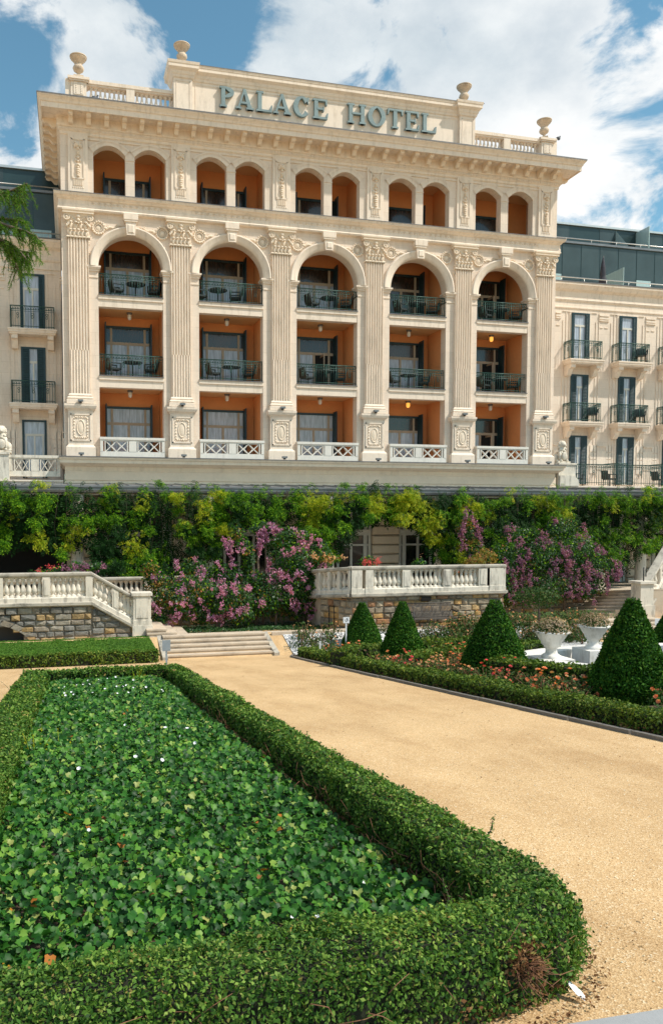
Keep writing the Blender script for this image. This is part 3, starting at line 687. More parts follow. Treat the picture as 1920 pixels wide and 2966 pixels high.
for c, w in BAY: lattice(hotel, c-w/2, c+w/2, 33.80, 33.98, 4.24, 5.05, M['warm_white'])

# iron railings
def railing(m, pts, z0, h, pitch=.115, deco=True):
    for (xa, ya), (xb, yb) in zip(pts[:-1], pts[1:]):
        L = math.hypot(xb-xa, yb-ya); n = max(2, round(L/pitch))
        for z, r in ((z0+h, .022), (z0+h-.14, .014), (z0+h-.22, .009), (z0+.10, .014)): m.tube([(xa,ya,z),(xb,yb,z)], r, 5)
        for i in range(n+1):
            t = i/n; x, y = xa+(xb-xa)*t, ya+(yb-ya)*t; big = (i % 4 == 0)
            m.tube([(x,y,z0),(x,y,z0+h)], .014 if big else .0075, 4)
            if deco and i < n:
                x2, y2 = xa+(xb-xa)*(i+1)/n, ya+(yb-ya)*(i+1)/n
                m.tube([(x,y,z0+h-.13),((x+x2)/2,(y+y2)/2,z0+h-.02),(x2,y2,z0+h-.13)], .011, 4)
        if deco:
            for i in range(max(1, int(L/.55))):
                t = (i+.5)/max(1, int(L/.55)); x, y = xa+(xb-xa)*t, ya+(yb-ya)*t; s0 = len(m.v); m.torus(0, 0, 0, .05, .012, 10, 4); m.torus(0, 0, -.12, .035, .011, 10, 4, rz=.07)
                dx, dy = (xb-xa)/L, (yb-ya)/L; m.xform(lambda p: (x+dx*p[0]-dy*p[1], y+dy*p[0]+dx*p[1], z0+h-.34+p[2]), s0)
    return m
for zf in (7.655, 10.995):
    for c, w in BAY: build('balcony_railing', railing(MB(), [(c-w/2+.03, 34.12), (c+w/2-.03, 34.12)], zf, .89), M['railgreen'], hotel)

# loggia windows ------------------------------------------------------
def loggia_window(c, z0, H, light_low=True, light_top=False, open_=False):
    y = 36.0; m = MB(); L, R = c-1.0, c+1.0
    m.box(L-.02, L+.05, y-.06, y, z0, z0+H); m.box(R-.05, R+.02, y-.06, y, z0, z0+H); m.box(L+.05, R-.05, y-.06, y, z0+H-.1, z0+H)
    wn = build('window', m, M['darkgreen'], hotel)
    tz = z0+H-.72; f = MB(); a, b = L+.05, R-.05; top = z0+H-.1
    f.box(a, b, y-.04, y+.01, tz-.1, tz+.02)
    for x in (L+.21, R-.31):
        f.box(x, x+.1, y-.045, y+.01, tz+.02, top); f.box(x, x+.1, y-.045, y+.01, z0, tz-.1)
    f.box(c-.055, c+.055, y-.045, y+.01, z0, tz-.1)
    build('frame', f, M['tanframe'], wn)
    p = MB(); p.box(a, b, y-.012, y-.004, tz+.02, top); build('pane', p, M['pane_light' if light_top else 'pane_dark'], wn)
    p = MB(); lo = (a, b) if not open_ else (a, c-.055)
    p.box(lo[0], lo[1], y-.012, y-.004, z0, tz-.1); build('pane', p, M['pane_light' if light_low else 'pane_dark'], wn)
    if open_:
        p = MB(); p.box(c+.055, b, y-.012, y-.004, z0, tz-.1); build('doorway', p, M['darkvoid'], wn)
        p = MB(); p.box(c+.3, c+.34, y-.62, y-.02, z0+.02, z0+.1); p.box(c+.3, c+.34, y-.62, y-.02, tz-.22, tz-.14); p.box(c+.3, c+.34, y-.62, y-.55, z0+.1, tz-.22); build('casement', p, M['tanframe'], wn)
    for x in (L-.03, R-.03):
        s = MB(); s.box(x, x+.05, y-.50, y-.065, z0+.02, z0+H+.06)
        for k in range(int(H/.09)): s.box(x-.006, x+.056, y-.46, y-.12, z0+.08+k*.09, z0+.11+k*.09)
        build('shutter', s, M['darkgreen'], wn)
for k, (c, w) in enumerate(BAY):
    loggia_window(c, 4.27, 2.36, True, k < 3, k == 4)
    loggia_window(c, 7.64, 2.54, True, False, k in (2, 4))
    loggia_window(c, 10.98, 2.46, k < 3, False, k == 4)
    loggia_window(c, 14.96, 1.62, True, False)

# ceiling lamps hang from the loggia ceilings
lm = None
for fl, zc, fn in ((0, 7.22, 'lowest'), (1, 10.56, 'middle'), (2, 14.2, 'arched')):
    for k, (c, w) in enumerate(BAY):
        lit = (fl, k) in ((0, 3), (1, 4))
        lab = '%s ceiling lamp in the %s loggia of the %s bay from the left' % ('glowing yellow' if lit else 'small milky glass', fn, BAYN[k])
        if lm is None or lit:
            t = thing('ceiling_lamp', lab, 'ceiling lamp', (c, 35.0, zc), 'ceiling lamps in the loggias')
            b = MB(); b.lathe(c, 35, zc-.09, [(.11,.09),(.13,.06),(.10,0)], 12); build('lamp_base', b, M['flash'], t)
            b = MB(); b.lathe(c, 35, zc-.32, [(.03,0),(.075,.03),(.09,.1),(.085,.22)], 12); sh = build('lamp_shade', b, M['lamp_glass'], t)
            if lit:
                m, nt, bb, out = new_mat('lit_lamp_glass'); bb.inputs['Emission Color'].default_value = (1, .42, .06, 1); bb.inputs['Emission Strength'].default_value = 1.1; bb.inputs['Base Color'].default_value = (.7, .45, .15, 1)
                sh.data.materials[0] = m
            else: lm = t
        else: copy_thing(lm, (c, 35.0, zc), 0, lab)

# podium under the loggias
mb = MB(); mb.ring([(.06,2.7),(.06,3.0),(.02,3.03),(.02,3.06),(.05,3.10),(.05,3.18),(0,3.20)], U0+.02, U1-.15, 33.5, 40, su=.3)
pod = build('podium', mb, M['podium'], hotel)
mb = MB(); mb.ring([(.0,3.2),(.035,3.22),(.035,3.58),(.0,3.6)], U0+.02, U1-.15, 33.5, 40, su=.3); mb.ring([(.05,2.7),(.09,2.72),(.09,2.98),(.05,3.0)], U0+.42, U1-.55, 33.5, 40, su=.3); build('rough_band', mb, M['rough_podium'], pod)
mb = MB(); mb.ring([(0,3.6),(0,3.78),(.1,3.80),(.3,3.88),(.44,3.9),(.44,4.02),(.5,4.06),(.52,4.15),(-.6,4.2)], U0+.02, U1-.15, 33.5, 40, su=.45, close=True); build('podium_cornice', mb, M['podium'], pod)
mb = MB(); mb.ring([(.54,4.13),(.54,4.17),(-.3,4.205)], U0+.02, U1-.15, 33.5, 40, su=.45); build('edge_flashing', mb, M['flash'], pod)
mb = MB(); mb.box(U0+.02, U1-.15, 33.5, 34.4, -1.2, 3.2); mb.box(U0, U1, 34.4, 45, -1.2, 4.1); build('substructure', mb, M['cream'], pod)

# little floodlights on the pedestals
fl0 = None
for row, (y, z, where) in enumerate(((33.62, 6.41, 'on the pedestal ledge'), (33.30, 4.21, 'on the podium edge'))):
    for k, c in enumerate(PIL):
        lab = 'small floodlight %s, %s pilaster from the left' % (where, BAYN[k] if k < 5 else 'sixth')
        if fl0 is None:
            fl0 = thing('floodlight', lab, 'floodlight', (c, y, z), 'facade floodlights'); b = MB()
            b.box(c-.11, c+.11, y-.09, y+.07, z+.05, z+.13); build('lamp_head', b, M['gutter'], fl0); b = MB(); b.box(c-.05, c+.05, y-.03, y+.05, z, z+.05); build('bracket', b, M['black'], fl0)
        else: copy_thing(fl0, (c, y, z), 0, lab)

# furniture on the balconies ------------------------------------------
def cafe_table(x, y, z, lab, r=.42):
    t = thing('cafe_table', lab, 'table', (x, y, z), 'balcony tables'); m = MB(); m.lathe(x, y, z+.70, [(r*.97,0),(r,.015),(r,.035),(r*.97,.05)], 24); build('table_top', m, M['wicker'], t)
    m = MB(); m.tube([(x,y,z+.02),(x,y,z+.70)], .03, 8); build('pillar', m, M['black'], t)
    m = MB()
    for a in range(4): m.tube([(x,y,z+.08),(x+.28*math.cos(a*PI/2+.4),y+.28*math.sin(a*PI/2+.4),z+.02)], .02, 5)
    build('foot', m, M['black'], t); return t
def wicker_chair(x, y, z, lab):
    t = thing('wicker_chair', lab, 'chair', (x, y, z), 'balcony chairs'); m = MB(); m.box(x-.24, x+.24, y-.23, y+.23, z+.38, z+.45); build('seat', m, M['wicker'], t)
    m = MB(); m.add([(x-.26,y+.2,z+.42),(x+.26,y+.2,z+.42),(x+.24,y+.3,z+.84),(x-.24,y+.3,z+.84),(x-.26,y+.25,z+.42),(x+.26,y+.25,z+.42),(x+.24,y+.35,z+.84),(x-.24,y+.35,z+.84)],[(0,1,2,3),(7,6,5,4),(0,4,5,1),(1,5,6,2),(2,6,7,3),(3,7,4,0)]); build('backrest', m, M['wicker'], t)
    for sx in (-1, 1):
        m = MB(); m.box(x+sx*.26-.025, x+sx*.26+.025, y-.22, y+.24, z+.62, z+.66); m.box(x+sx*.26-.02, x+sx*.26+.02, y-.22, y-.18, z+.45, z+.62); build('armrest', m, M['wicker'], t)
        for sy in (-1, 1): m = MB(); m.tube([(x+sx*.22,y+sy*.2,z),(x+sx*.21,y+sy*.19,z+.38)], .02, 6); build('leg', m, M['wicker'], t)
    return t
tb = ch = None
for fl, zf, fn in ((0, 7.645, 'middle'), (1, 10.985, 'arched')):
    for k, (c, w) in enumerate(BAY):
        dx = [(.1, .25), (.15, -.45), (.1, .35), (-.1, .3), (.3, .35)][k][fl]
        lab = 'round dark table on the %s loggia balcony of the %s bay from the left' % (fn, BAYN[k]); x = c+dx
        if tb is None: tb = cafe_table(x, 34.75, zf, lab)
        else: copy_thing(tb, (x, 34.75, zf), 0, lab)
        for sd, sx, rz in (('left', -1, PI/2+.3), ('right', 1, -PI/2-.3)):
            lab = 'dark wicker chair %s of the table, %s loggia balcony, %s bay from the left' % (sd, fn, BAYN[k])
            lc = (x+sx*.78, 34.8, zf)
            if ch is None: ch = wicker_chair(*lc, lab); ch.rotation_euler = (0, 0, rz)
            else: copy_thing(ch, lc, rz, lab)

# roof urns and pigeons -----------------------------------------------
def urn(x, y, z, lab):
    t = thing('stone_urn', lab, 'urn', (x, y, z), 'stone urns on the roof'); m = MB(); m.box(x-.2, x+.2, y-.2, y+.2, z, z+.17); build('plinth', m, M['urn_stone'], t)
    m = MB(); m.lathe(x, y, z+.17, [(.16,0),(.16,.03),(.07,.07),(.055,.12),(.09,.17),(.19,.24),(.225,.33),(.20,.41),(.14,.47),(.145,.5),(.17,.55),(.23,.63),(.30,.70),(.335,.74),(.335,.79),(.30,.80)], 24, mod=lambda a, i: 1+(.045*math.cos(12*a) if 4 <= i <= 7 or 9 <= i <= 12 else 0)); build('vase', m, M['urn_stone'], t)
    m = MB(); m.lathe(x, y, z+.95, [(.30,0),(.345,-.02),(.35,.03),(.30,.045)], 24); build('rim', m, M['urn_stone'], t); return t
u0 = urn(.64, 34.25, 19.66, 'weathered stone urn on the balustrade at the left end of the roof')
copy_thing(u0, (4.93, 34.25, 20.72), 0, 'dark-rimmed stone urn on the pier left of the word PALACE'); copy_thing(u0, (18.1, 34.25, 20.72), .5, 'pale stone urn on the pier right of the word HOTEL')
copy_thing(u0, (22.33, 34.25, 19.66), .9, 'weathered stone urn on the balustrade at the right end of the roof')
def pigeon(x, y, z, rz, lab):
    t = tag(None, None, None) if False else None; m = MB(); m.blob(0, 0, .10, .13, .07, .075, 10, 6)
    m.tube([(.08,0,.13),(.12,0,.19),(.13,0,.22)], [.05,.035,.03], 7); m.blob(.14, 0, .235, .035, .03, .03, 8, 5); m.add([(.165,-.01,.235),(.165,.01,.235),(.205,0,.225)], [(0,1,2)]); m.add([(-.1,-.04,.11),(-.1,.04,.11),(-.25,.03,.06),(-.25,-.03,.06),(-.1,0,.08)], [(0,1,2,3),(0,3,2,4)])
    for s_ in (-1, 1): m.tube([(.0,s_*.02,.05),(.0,s_*.02,0)], .008, 4)
    o = tag(build('pigeon', m, M['pigeon']), lab, 'pigeon', 'pigeons on the roof'); o.location = (x, y, z); o.rotation_euler = (0, 0, rz)
pigeon(18.75, 34.0, 20.74, 2.4, 'pigeon perched on the right pier cap of the rooftop sign'); pigeon(22.95, 34.0, 19.67, .5, 'pigeon perched at the right corner of the roof balustrade'); pigeon(1.25, 33.35, 18.52, .4, 'pigeon sitting on the cornice near the left roof balustrade')

# ================================================================== wings
def wing(x0, x1, lab, wins, side):
    t = thing('hotel_wing', lab, 'building wing', ((x0+x1)/2, 36.3, -1.2)); Y = 36.3
    m = MB(); m.box(x0, x1, Y, 46, -1.2, 12.55); m.box(x0, x1, 33.9, Y, -1.2, 3.2); build('wall', m, M['cream'], t)
    m = MB(); m.strip([(0,12.5),(.05,12.52),(.05,12.58),(.0,12.6),(.0,12.85),(.05,12.88),(.08,12.95),(.05,12.98),(.05,13.05),(0,13.08),(0,13.35),(.06,13.4),(.16,13.46),(.26,13.62),(.30,13.66),(.30,13.76),(-.3,13.8)], (x0,Y,0), (x1,Y,0), (0,-1)); m.box(x0, x1, Y+.02, 45.9, 12.5, 13.7); co = build('cornice', m, M['cream_plain'], t)
    m = MB(); m.box(x0, x1, Y-.33, Y-.1, 13.765, 13.81); build('edge_flashing', m, M['flash'], co)
    m = MB(); m.box(x0, x1, 33.5, 34, 2.9, 3.14); m.box(x0, x1, 33.42, 34, 3.14, 3.2); build('terrace_cornice', m, M['cream_plain'], t)
    pn = MB()
    for c in wins:
        hw = .5; xl, xr = c-1.435, c+1.435
        for q in ((xl+.28,c-.80),(c+.80,xr-.28)):                 # raised vertical strips around each window bay
            pn.box(q[0]+.14, q[0]+.17, Y-.03, Y, 3.8, 11.9); pn.box(q[1]-.03, q[1], Y-.03, Y, 3.8, 12.35)
        pn.box(c-1.02, c+1.02, Y-.04, Y, 12.33, 12.38); pn.box(c-.66, c+.66, Y-.05, Y, 12.32-.02, 12.325)
        for (z0, z1) in ((9.95,12.28),(6.75,9.12),(3.75,5.95)):
            pn.box(c-.64, c-.52, Y-.035, Y, z0, z1+.12); pn.box(c+.52, c+.64, Y-.035, Y, z0, z1+.12); pn.box(c-.52, c+.52, Y-.035, Y, z1+.02, z1+.12)
        for sx in (-1, 1):                                         # capitals of the flat pilasters between bays
            e = c+sx*1.435; a, b = (e-.30, e-.002) if sx > 0 else (e+.002, e+.30)
            pn.box(a, b, Y-.06, Y, 11.95, 12.0); pn.box(a, b, Y-.05, Y, 12.05, 12.15); pn.box(a, b, Y-.07, Y, 12.2, 12.26); pn.box(a+.05, b-.05, Y-.03, Y, 11.6, 11.64)
            for i in range(4): pn.box(c+sx*.95-.2, c+sx*.95+.2, Y-.03, Y, 4.0+i*.38, 4.34+i*.38)
            pn.box(a, b, Y-.03, Y, 4.2, 5.2)
            pn.box(e-.26 if sx > 0 else e, e if sx > 0 else e+.26, Y-.07, Y, 5.42, 5.48)
    build('wall_panels', pn, M['cream_plain'], t)
    for c in wins:
        for row, (z0, z1) in enumerate(((9.86,12.28),(6.68,9.12),(3.4,5.95))):
            H = z1-z0; m = MB(); m.box(c-.52, c-.46, Y-.10, Y, z0, z1); m.box(c+.46, c+.52, Y-.10, Y, z0, z1); m.box(c-.46, c+.46, Y-.10, Y, z1-.07, z1); w_ = build('window', m, M['darkgreen'], t)
            tz = z1-.62; f = MB(); f.box(c-.4, c+.4, Y-.05, Y-.005, tz-.07, tz+.03); f.box(c-.035, c+.035, Y-.055, Y-.005, z0, tz-.07)
            for sx in (-1, 1): f.box(c+sx*.36-.03, c+sx*.36+.03, Y-.05, Y-.005, z0, tz-.07)
            f.box(c-.46, c+.46, Y-.05, Y-.005, z0, z0+.08); build('frame', f, M['whiteframe'], w_)
            p = MB(); p.box(c-.46, c+.46, Y-.02, Y-.004, z0+.08, z1-.07); build('pane', p, M['pane_light'], w_)
            s_ = MB(); wide = {('L',0):(.06,.2),('L',1):(.30,.30),('L',2):(.03,.03),('R',0):(.10,.18),('R',1):(.28,.27),('R',2):(.28,.30)}[(side, row)]
            for sx, ww in ((-1, wide[0]), (1, wide[1])):
                s_ = MB(); a, b = (c-.46, c-.46+ww) if sx < 0 else (c+.46-ww, c+.46); s_.box(a, b, Y-.085, Y-.06, z0+.02, z1-.07)
                for q in range(int(H/.075)-1): s_.add([(a+.03,Y-.087,z0+.08+q*.075),(b-.03,Y-.087,z0+.08+q*.075),(b-.03,Y-.11,z0+.055+q*.075),(a+.03,Y-.11,z0+.055+q*.075)], [(0,1,2,3)])
                build('shutter', s_, M['darkgreen'], w_)
            if row < 2:
                zs = z0-.06; m = MB(); m.box(c-1.02, c+1.02, Y-.74, Y, zs-.07, zs); m.box(c-.99, c+.99, Y-.71, Y, zs-.17, zs-.07); m.box(c-.95, c+.95, Y-.66, Y, zs-.24, zs-.17)
                bl = build('balcony', m, M['cream_plain'], t); m = MB()
                for sx in (-1, 1):
                    q = len(m.v); m.prism([(0,-.24),(.6,-.24),(.6,-.42),(.42,-.46),(.34,-.62),(.22,-.78),(0,-.8)], -.13, .13); m.xform(lambda p: (c+sx*.75+p[1], Y-p[0], zs+p[2]), q)
                build('bracket', m, M['cream_plain'], bl)
                build('railing', railing(MB(), [(c-.9,Y-.02),(c-.9,Y-.62),(c+.9,Y-.62),(c+.9,Y-.02)], zs, .95, .105), M['railgreen'], bl)
    return t
RW = [25.98+2.87*k for k in range(7)]; LW = [-1.40-2.87*k for k in range(7)]
rw = wing(23.0, 46.5, 'right cream wing with dark green shutters and iron balconies beside the tall arched block', RW, 'R')
lw = wing(-23.0, -.18, 'shaded left cream wing with iron balconies beside the tall arched block', LW, 'L')
# terrace edge of the wings
m = MB(); railing(m, [(23.95, 34.05), (46, 34.05)], 3.3, 1.0, .13); build('terrace_railing', m, M['railgreen'], rw)
for i in range(7): pass
m = MB()
for c in RW[:6]:
    railing(m, [(c+1.25, 35.0), (c+1.25, 36.2)], 3.3, 1.15, .12, False); railing(m, [(c+1.25, 35.0), (c+2.0, 35.0)], 3.3, 1.15, .12)
build('terrace_divider', m, M['railgreen'], rw)
m = MB(); m.box(-12, -2.3, 33.7, 33.95, 3.3, 3.45)
for i in range(5): pass
x = -.30
while x > -10:
    lattice(lw, x-2.0, x, 33.62, 33.86, 3.35, 4.22, M['balus'], 2); x -= 2.0
    m = MB(); m.box(x-.55, x, 33.45, 34.1, 3.2, 4.22); m.box(x-.6, x+.02, 33.40, 34.15, 4.22, 4.3); build('pier', m, M['balus'], lw); x -= .55
m = MB(); m.box(22.95, 23.88, 33.45, 34.3, 3.2, 4.22); m.box(22.93, 23.92, 33.40, 34.3, 4.22, 4.3); m.prism([(23.0,3.2),(24.05,3.2),(24.0,3.5),(23.85,3.62),(23.85,3.7),(23.0,3.7)], 33.38, 34.3); build('pier', m, M['balus'], rw)
def lion(x, y, z, lab, flip=1):
    """seated stone lion holding a shield"""
    m = MB(); m.box(x-.34, x+.34, y-.3, y+.4, z, z+.09)
    m.tube([(x-.05*flip,y+.22,z+.22),(x,y+.12,z+.45),(x+.03*flip,y,z+.68),(x+.03*flip,y-.05,z+.82)], [.24,.23,.19,.15], 12)
    m.blob(x+.03*flip, y-.08, z+.90, .16, .17, .18, 12, 8); m.blob(x+.03*flip, y-.23, z+.87, .075, .09, .07); m.blob(x+.03*flip, y-.29, z+.90, .03, .02, .02)
    for i in range(14): a = i*2*PI/14; m.blob(x+.03*flip+.17*math.cos(a), y-.03+.02*math.sin(i*3), z+.86+.18*math.sin(a), .07, .09, .075, 7, 5)
    for i in range(8): m.blob(x+.03*flip+.13*math.sin(i*1.7), y-.12, z+.72-.03*i, .08, .08, .07, 7, 5)
    for s_ in (-1, 1):
        m.blob(x+.03*flip+s_*.1, y-.04, z+1.05, .035, .03, .045, 6, 4); m.tube([(x+s_*.12,y-.08,z+.6),(x+s_*.16,y-.18,z+.35),(x+s_*.16,y-.22,z+.13)], [.085,.065,.055], 8); m.blob(x+s_*.16, y-.27, z+.12, .07, .09, .05)
        m.blob(x+s_*.24, y+.16, z+.26, .13, .22, .2, 10, 6); m.blob(x+s_*.27, y-.1, z+.12, .07, .12, .05)
    m.tube([(x-.25*flip,y+.35,z+.12),(x-.33*flip,y+.2,z+.14),(x-.32*flip,y+.02,z+.13)], .035, 6); m.blob(x-.32*flip, y-.02, z+.14, .05, .06, .05)
    q = MB(); q.blob(x, y-.3, z+.34, .14, .05, .2, 12, 8); q.torus(x, y-.31, z+.34, .11, .02, 16, 5, rz=.17)
    t = thing('stone_lion', lab, 'statue', (x, y, z), 'stone lions on the terrace piers'); build('body', m, M['lion'], t); build('shield', q, M['lion'], t)
lion(23.32, 33.85, 4.3, 'seated stone lion on the pier beside the right end of the arched block', 1)
lion(-2.58, 33.8, 4.3, 'seated stone lion on the pier of the left lattice parapet', -1)

# penthouse storeys of glass and dark panels
def penthouse(x0, x1, lab, lst):
    t = thing('rooftop_penthouse', lab, 'penthouse', ((x0+x1)/2, 39, 13.8)); m = MB()
    m.box(x0, x1, 39, 46, 13.7, 16.85); build('lower_storey', m, M['pent'], t)
    m = MB(); x = x0; i = 0
    while x < x1-1.1: 
        m.box(x+.01, x+1.15, 38.985, 38.998, 14.85+(.0 if i % 3 else .02), 16.80); i += 1; x += 1.2
    build('lower_panels', m, M['pent2'], t)
    m = MB(); m.box(x0, x1, 40.0, 46, 16.85, 18.25); build('upper_storey', m, M['pent'], t)
    m = MB(); x = x0+.5
    while x < x1-3: m.box(x, x+1.1, 39.985, 39.998, 16.95, 18.2); x += 3.1
    build('upper_panels', m, M['pent2'], t)
    m = MB(); m.box(x0-.05, x1+.05, 39.9, 46.1, 18.25, 18.36); build('roof_edge', m, M['steel'], t)
    m = MB(); m.box(x0, x1, 38.9, 40.0, 16.85, 16.96); build('terrace_edge', m, M['gutter'], t)
    m = MB(); m.tube([(x0,38.95,17.12),(x1,38.95,17.12)], .03, 6); x = x0+.6
    while x < x1: m.tube([(x,38.95,16.9),(x,38.95,17.12)], .02, 5); x += 1.6
    build('railing', m, M['steel'], t)
    m = MB()
    for a in lst: m.box(a, a+.95, 38.97, 38.99, 13.85, 15.15)
    build('frosted_pane', m, M['milk_glass'], t); return t
pr = penthouse(23.1, 46, 'dark glass and metal penthouse storeys above the right wing', [25.7, 29.2, 31.5, 33.9])
pl = penthouse(-23, -.25, 'dark glass and metal penthouse storeys above the left wing', [-1.55, -2.9, -4.2])
m = MB(); m.add([(30.85,38.9,16.98),(30.85,39.98,16.98),(30.85,39.98,18.2),(30.85,38.9,17.0)], [(0,1,2,3)]); m.box(32.2, 32.24, 38.9, 39.98, 16.97, 18.2); build('glass_divider', m, M['milk_glass'], pr)
m = MB()
for x0, x1 in ((23.0, 46), (-23, -.2)):
    t = rw if x0 > 0 else lw; m = MB(); m.tube([(x0,36.6,14.2),(x1,36.6,14.2)], .028, 6); x = x0+.7
    while x < x1: m.tube([(x,36.6,13.75),(x,36.6,14.2)], .018, 5); x += 1.35
    build('roof_railing', m, M['steel'], t)
m = MB(); m.box(28.9, 28.93, 36.75, 38.7, 13.78, 15.0); tag(build('glass_screen', m, M['milk_glass'], org=(28.9, 37.7, 13.78)), 'pale frosted glass screen standing on the right roof terrace', 'glass screen')
t = thing('closed_umbrella', 'closed dark umbrella on the right roof terrace beside the pale glass screen', 'umbrella', (27.75, 36.9, 13.78))
m = MB(); m.tube([(27.75,36.9,13.78),(27.75,36.9,15.55)], .025, 6); build('pole', m, M['black'], t)
m = MB(); m.lathe(27.75, 36.9, 14.0, [(.13,0),(.20,.1),(.19,.3),(.13,.45),(.15,.6),(.10,1.1),(.03,1.45)], 14, mod=lambda a, i: 1+.13*math.cos(5*a)); build('canopy', m, M['umb'], t)
# chairs on the right terrace
tc = 0
for k, (x, lab) in enumerate(((24.95, 'left of the first shuttered door'), (26.9, 'right of the first shuttered door'), (29.9, 'right of the second shuttered door'))):
    copy_thing(ch, (x, 34.9, 3.22), PI*.5, 'dark chair on the right first-floor terrace, %s' % lab)
bc = None
for x, z, lab in ((28.9+.55, 9.8, 'upper'), (28.9+.55, 6.62, 'lower'), (26.0+.55, 6.62, 'lower')):
    copy_thing(ch, (x-.0, 35.9, z), -.6, 'chair on the %s iron balcony %s of the right wing' % (lab, 'at the second window' if x > 28 else 'at the first window'))

# ================================================================== veranda roof and ground floor
ver = thing('veranda', 'long grey veranda roof with round white columns under the hotel terrace', 'veranda', (11.4, 31.5, -1.6))
m = MB(); X0, X1 = -22, 46
m.add([(X0,29.9,2.86),(X1,29.9,2.86),(X1,33.9,3.08),(X0,33.9,3.08),(X0,29.9,2.80),(X1,29.9,2.80),(X1,33.9,3.0),(X0,33.9,3.0)], [(0,1,2,3),(7,6,5,4),(0,4,5,1),(0,3,7,4),(1,5,6,2)]); rf = build('roof', m, M['roofgrey'], ver)
m = MB(); x = X0
while x < X1: m.add([(x,29.9,2.865),(x+.03,29.9,2.865),(x+.03,33.4,3.085),(x,33.4,3.085),(x,29.9,2.90),(x+.03,29.9,2.90),(x+.03,33.4,3.12),(x,33.4,3.12)], [(4,5,6,7),(0,4,7,3),(1,2,6,5),(0,1,5,4)]); x += .55
build('seam', m, M['gutter'], rf)
m = MB(); m.strip([(0,2.58),(.05,2.56),(.12,2.60),(.14,2.68),(.14,2.76),(.17,2.78),(.17,2.83),(0,2.84)], (X0,29.9,0), (X1,29.9,0), (0,-1)); build('gutter', m, M['gutter'], ver)
m = MB(); m.box(X0, X1, 29.95, 30.2, 2.5, 2.79); build('eave_beam', m, M['cream_plain'], ver)
for i in range(-5, 11):
    x = .32+4.92*i
    m = MB(); m.lathe(x, 30.1, -1.5, [(.27,0),(.27,.06),(.235,.12),(.23,3.7),(.26,3.85),(.28,4.0)], 20); build('column', m, M['balus'], ver)
gf = thing('ground_floor_front', 'rusticated ground floor piers with pale window frames behind the vines', 'building', (11.4, 32.3, -1.6))
m = MB(); m.box(X0, X1, 32.6, 33.2, -1.7, 3.0); build('wall', m, M['cream'], gf)
cs = [.55-4.4*k for k in range(5, 0, -1)]+PIL+[22.29+4.4*k for k in range(1, 6)]
for c in cs:
    m = MB(); z = -1.6
    while z < 2.6: m.bevbox(c-.63, c+.63, 32.28, 32.6, z, z+.37, .05); z += .42
    build('rusticated_pier', m, M['rough_band'], gf)
for a, b in zip(cs[:-1], cs[1:]):
    if a < .4 and b < 1: pass
    if b < .6:
        f = MB(); f.box(a+.63, b-.63, 32.45, 32.6, -1.6, 2.8); build('dark_netting_panel', f, M['darkvoid'], gf); continue  # flat black panel: netting plus painted darkness of the opening behind
    x0, x1 = a+.66, b-.66; f = MB(); y = 32.5
    for x in (x0, x0+.18, x1-.3, x1-.12): f.box(x, x+.12, y-.04, y+.1, -1.6, 2.6)
    n = 4; L_ = (x1-.3)-(x0+.3)
    f.box(x0, x1, y-.06, y+.1, .88, 1.10); f.box(x0, x1, y-.10, y+.1, 1.1, 1.14); f.box(x0, x1, y-.05, y+.1, .42, .50); f.box(x0, x1, y-.05, y+.1, 2.3, 2.6)
    for i in range(n+1): xx = x0+.3+L_*i/n; f.box(xx-.05, xx+.05, y-.035, y+.1, -1.6, 2.3)
    w_ = build('window', f, M['greyframe'], gf); p = MB(); p.box(x0, x1, y+.03, y+.05, -1.6, 2.6); build('pane', p, M['pane_blackish'], w_)

# ================================================================== GROUND
def sheet(name, xs, prof, mat, dz=0):
    """ground sheet: prof = [(w, z)]"""
    m = MB(); vs = [(x, w, z+dz) for w, z in prof for x in xs]; n = len(xs)
    m.add(vs, [(i*n+j, i*n+j+1, (i+1)*n+j+1, (i+1)*n+j) for i in range(len(prof)-1) for j in range(n-1)]); return struct(name, m, mat)
GP = [(-300, 3.3), (-30, 3.3), (0, 0), (22.62, gz(22.62)), (24.05, gz(24.05, .64)), (28.3, gz(28.3, .64)), (60, -2.6), (400, -2.6)]
sheet('ground', [-300, -40, 0, 40, 300], GP, M['gravel'])
def patch(name, poly, mat, h=.004, kind='structure'):
    m = MB(); m.add([(x, y, gz(y, h)) for x, y in poly], [tuple(range(len(poly)))]); return tag(build(name, m, mat), None, None, None, kind)
patch('ivy_bed_soil', [(-1.0, 2.56), (1.3, 2.6), (1.70, 2.68), (2.02, 2.92), (2.14, 3.4), (2.2, 16.5), (-.9, 16.5)], M['soil'], .012)
patch('rose_bed_soil', [(6.3, 2), (30, 2), (30, 22.3), (6.55, 22.3)], M['soil'], .006)
patch('paving', [(-6, -3), (8, -3), (8, 2.36), (1.55, 2.52), (-6, 2.2)], M['grey_paving'], .010)
sheet('white_pebble_bank', [6.55, 16.9], [(20.6, gz(20.6)), (22.5, gz(22.5)), (22.75, gz(22.75, .06)), (23.95, gz(23.95, .60))], M['whitestone'], .022)

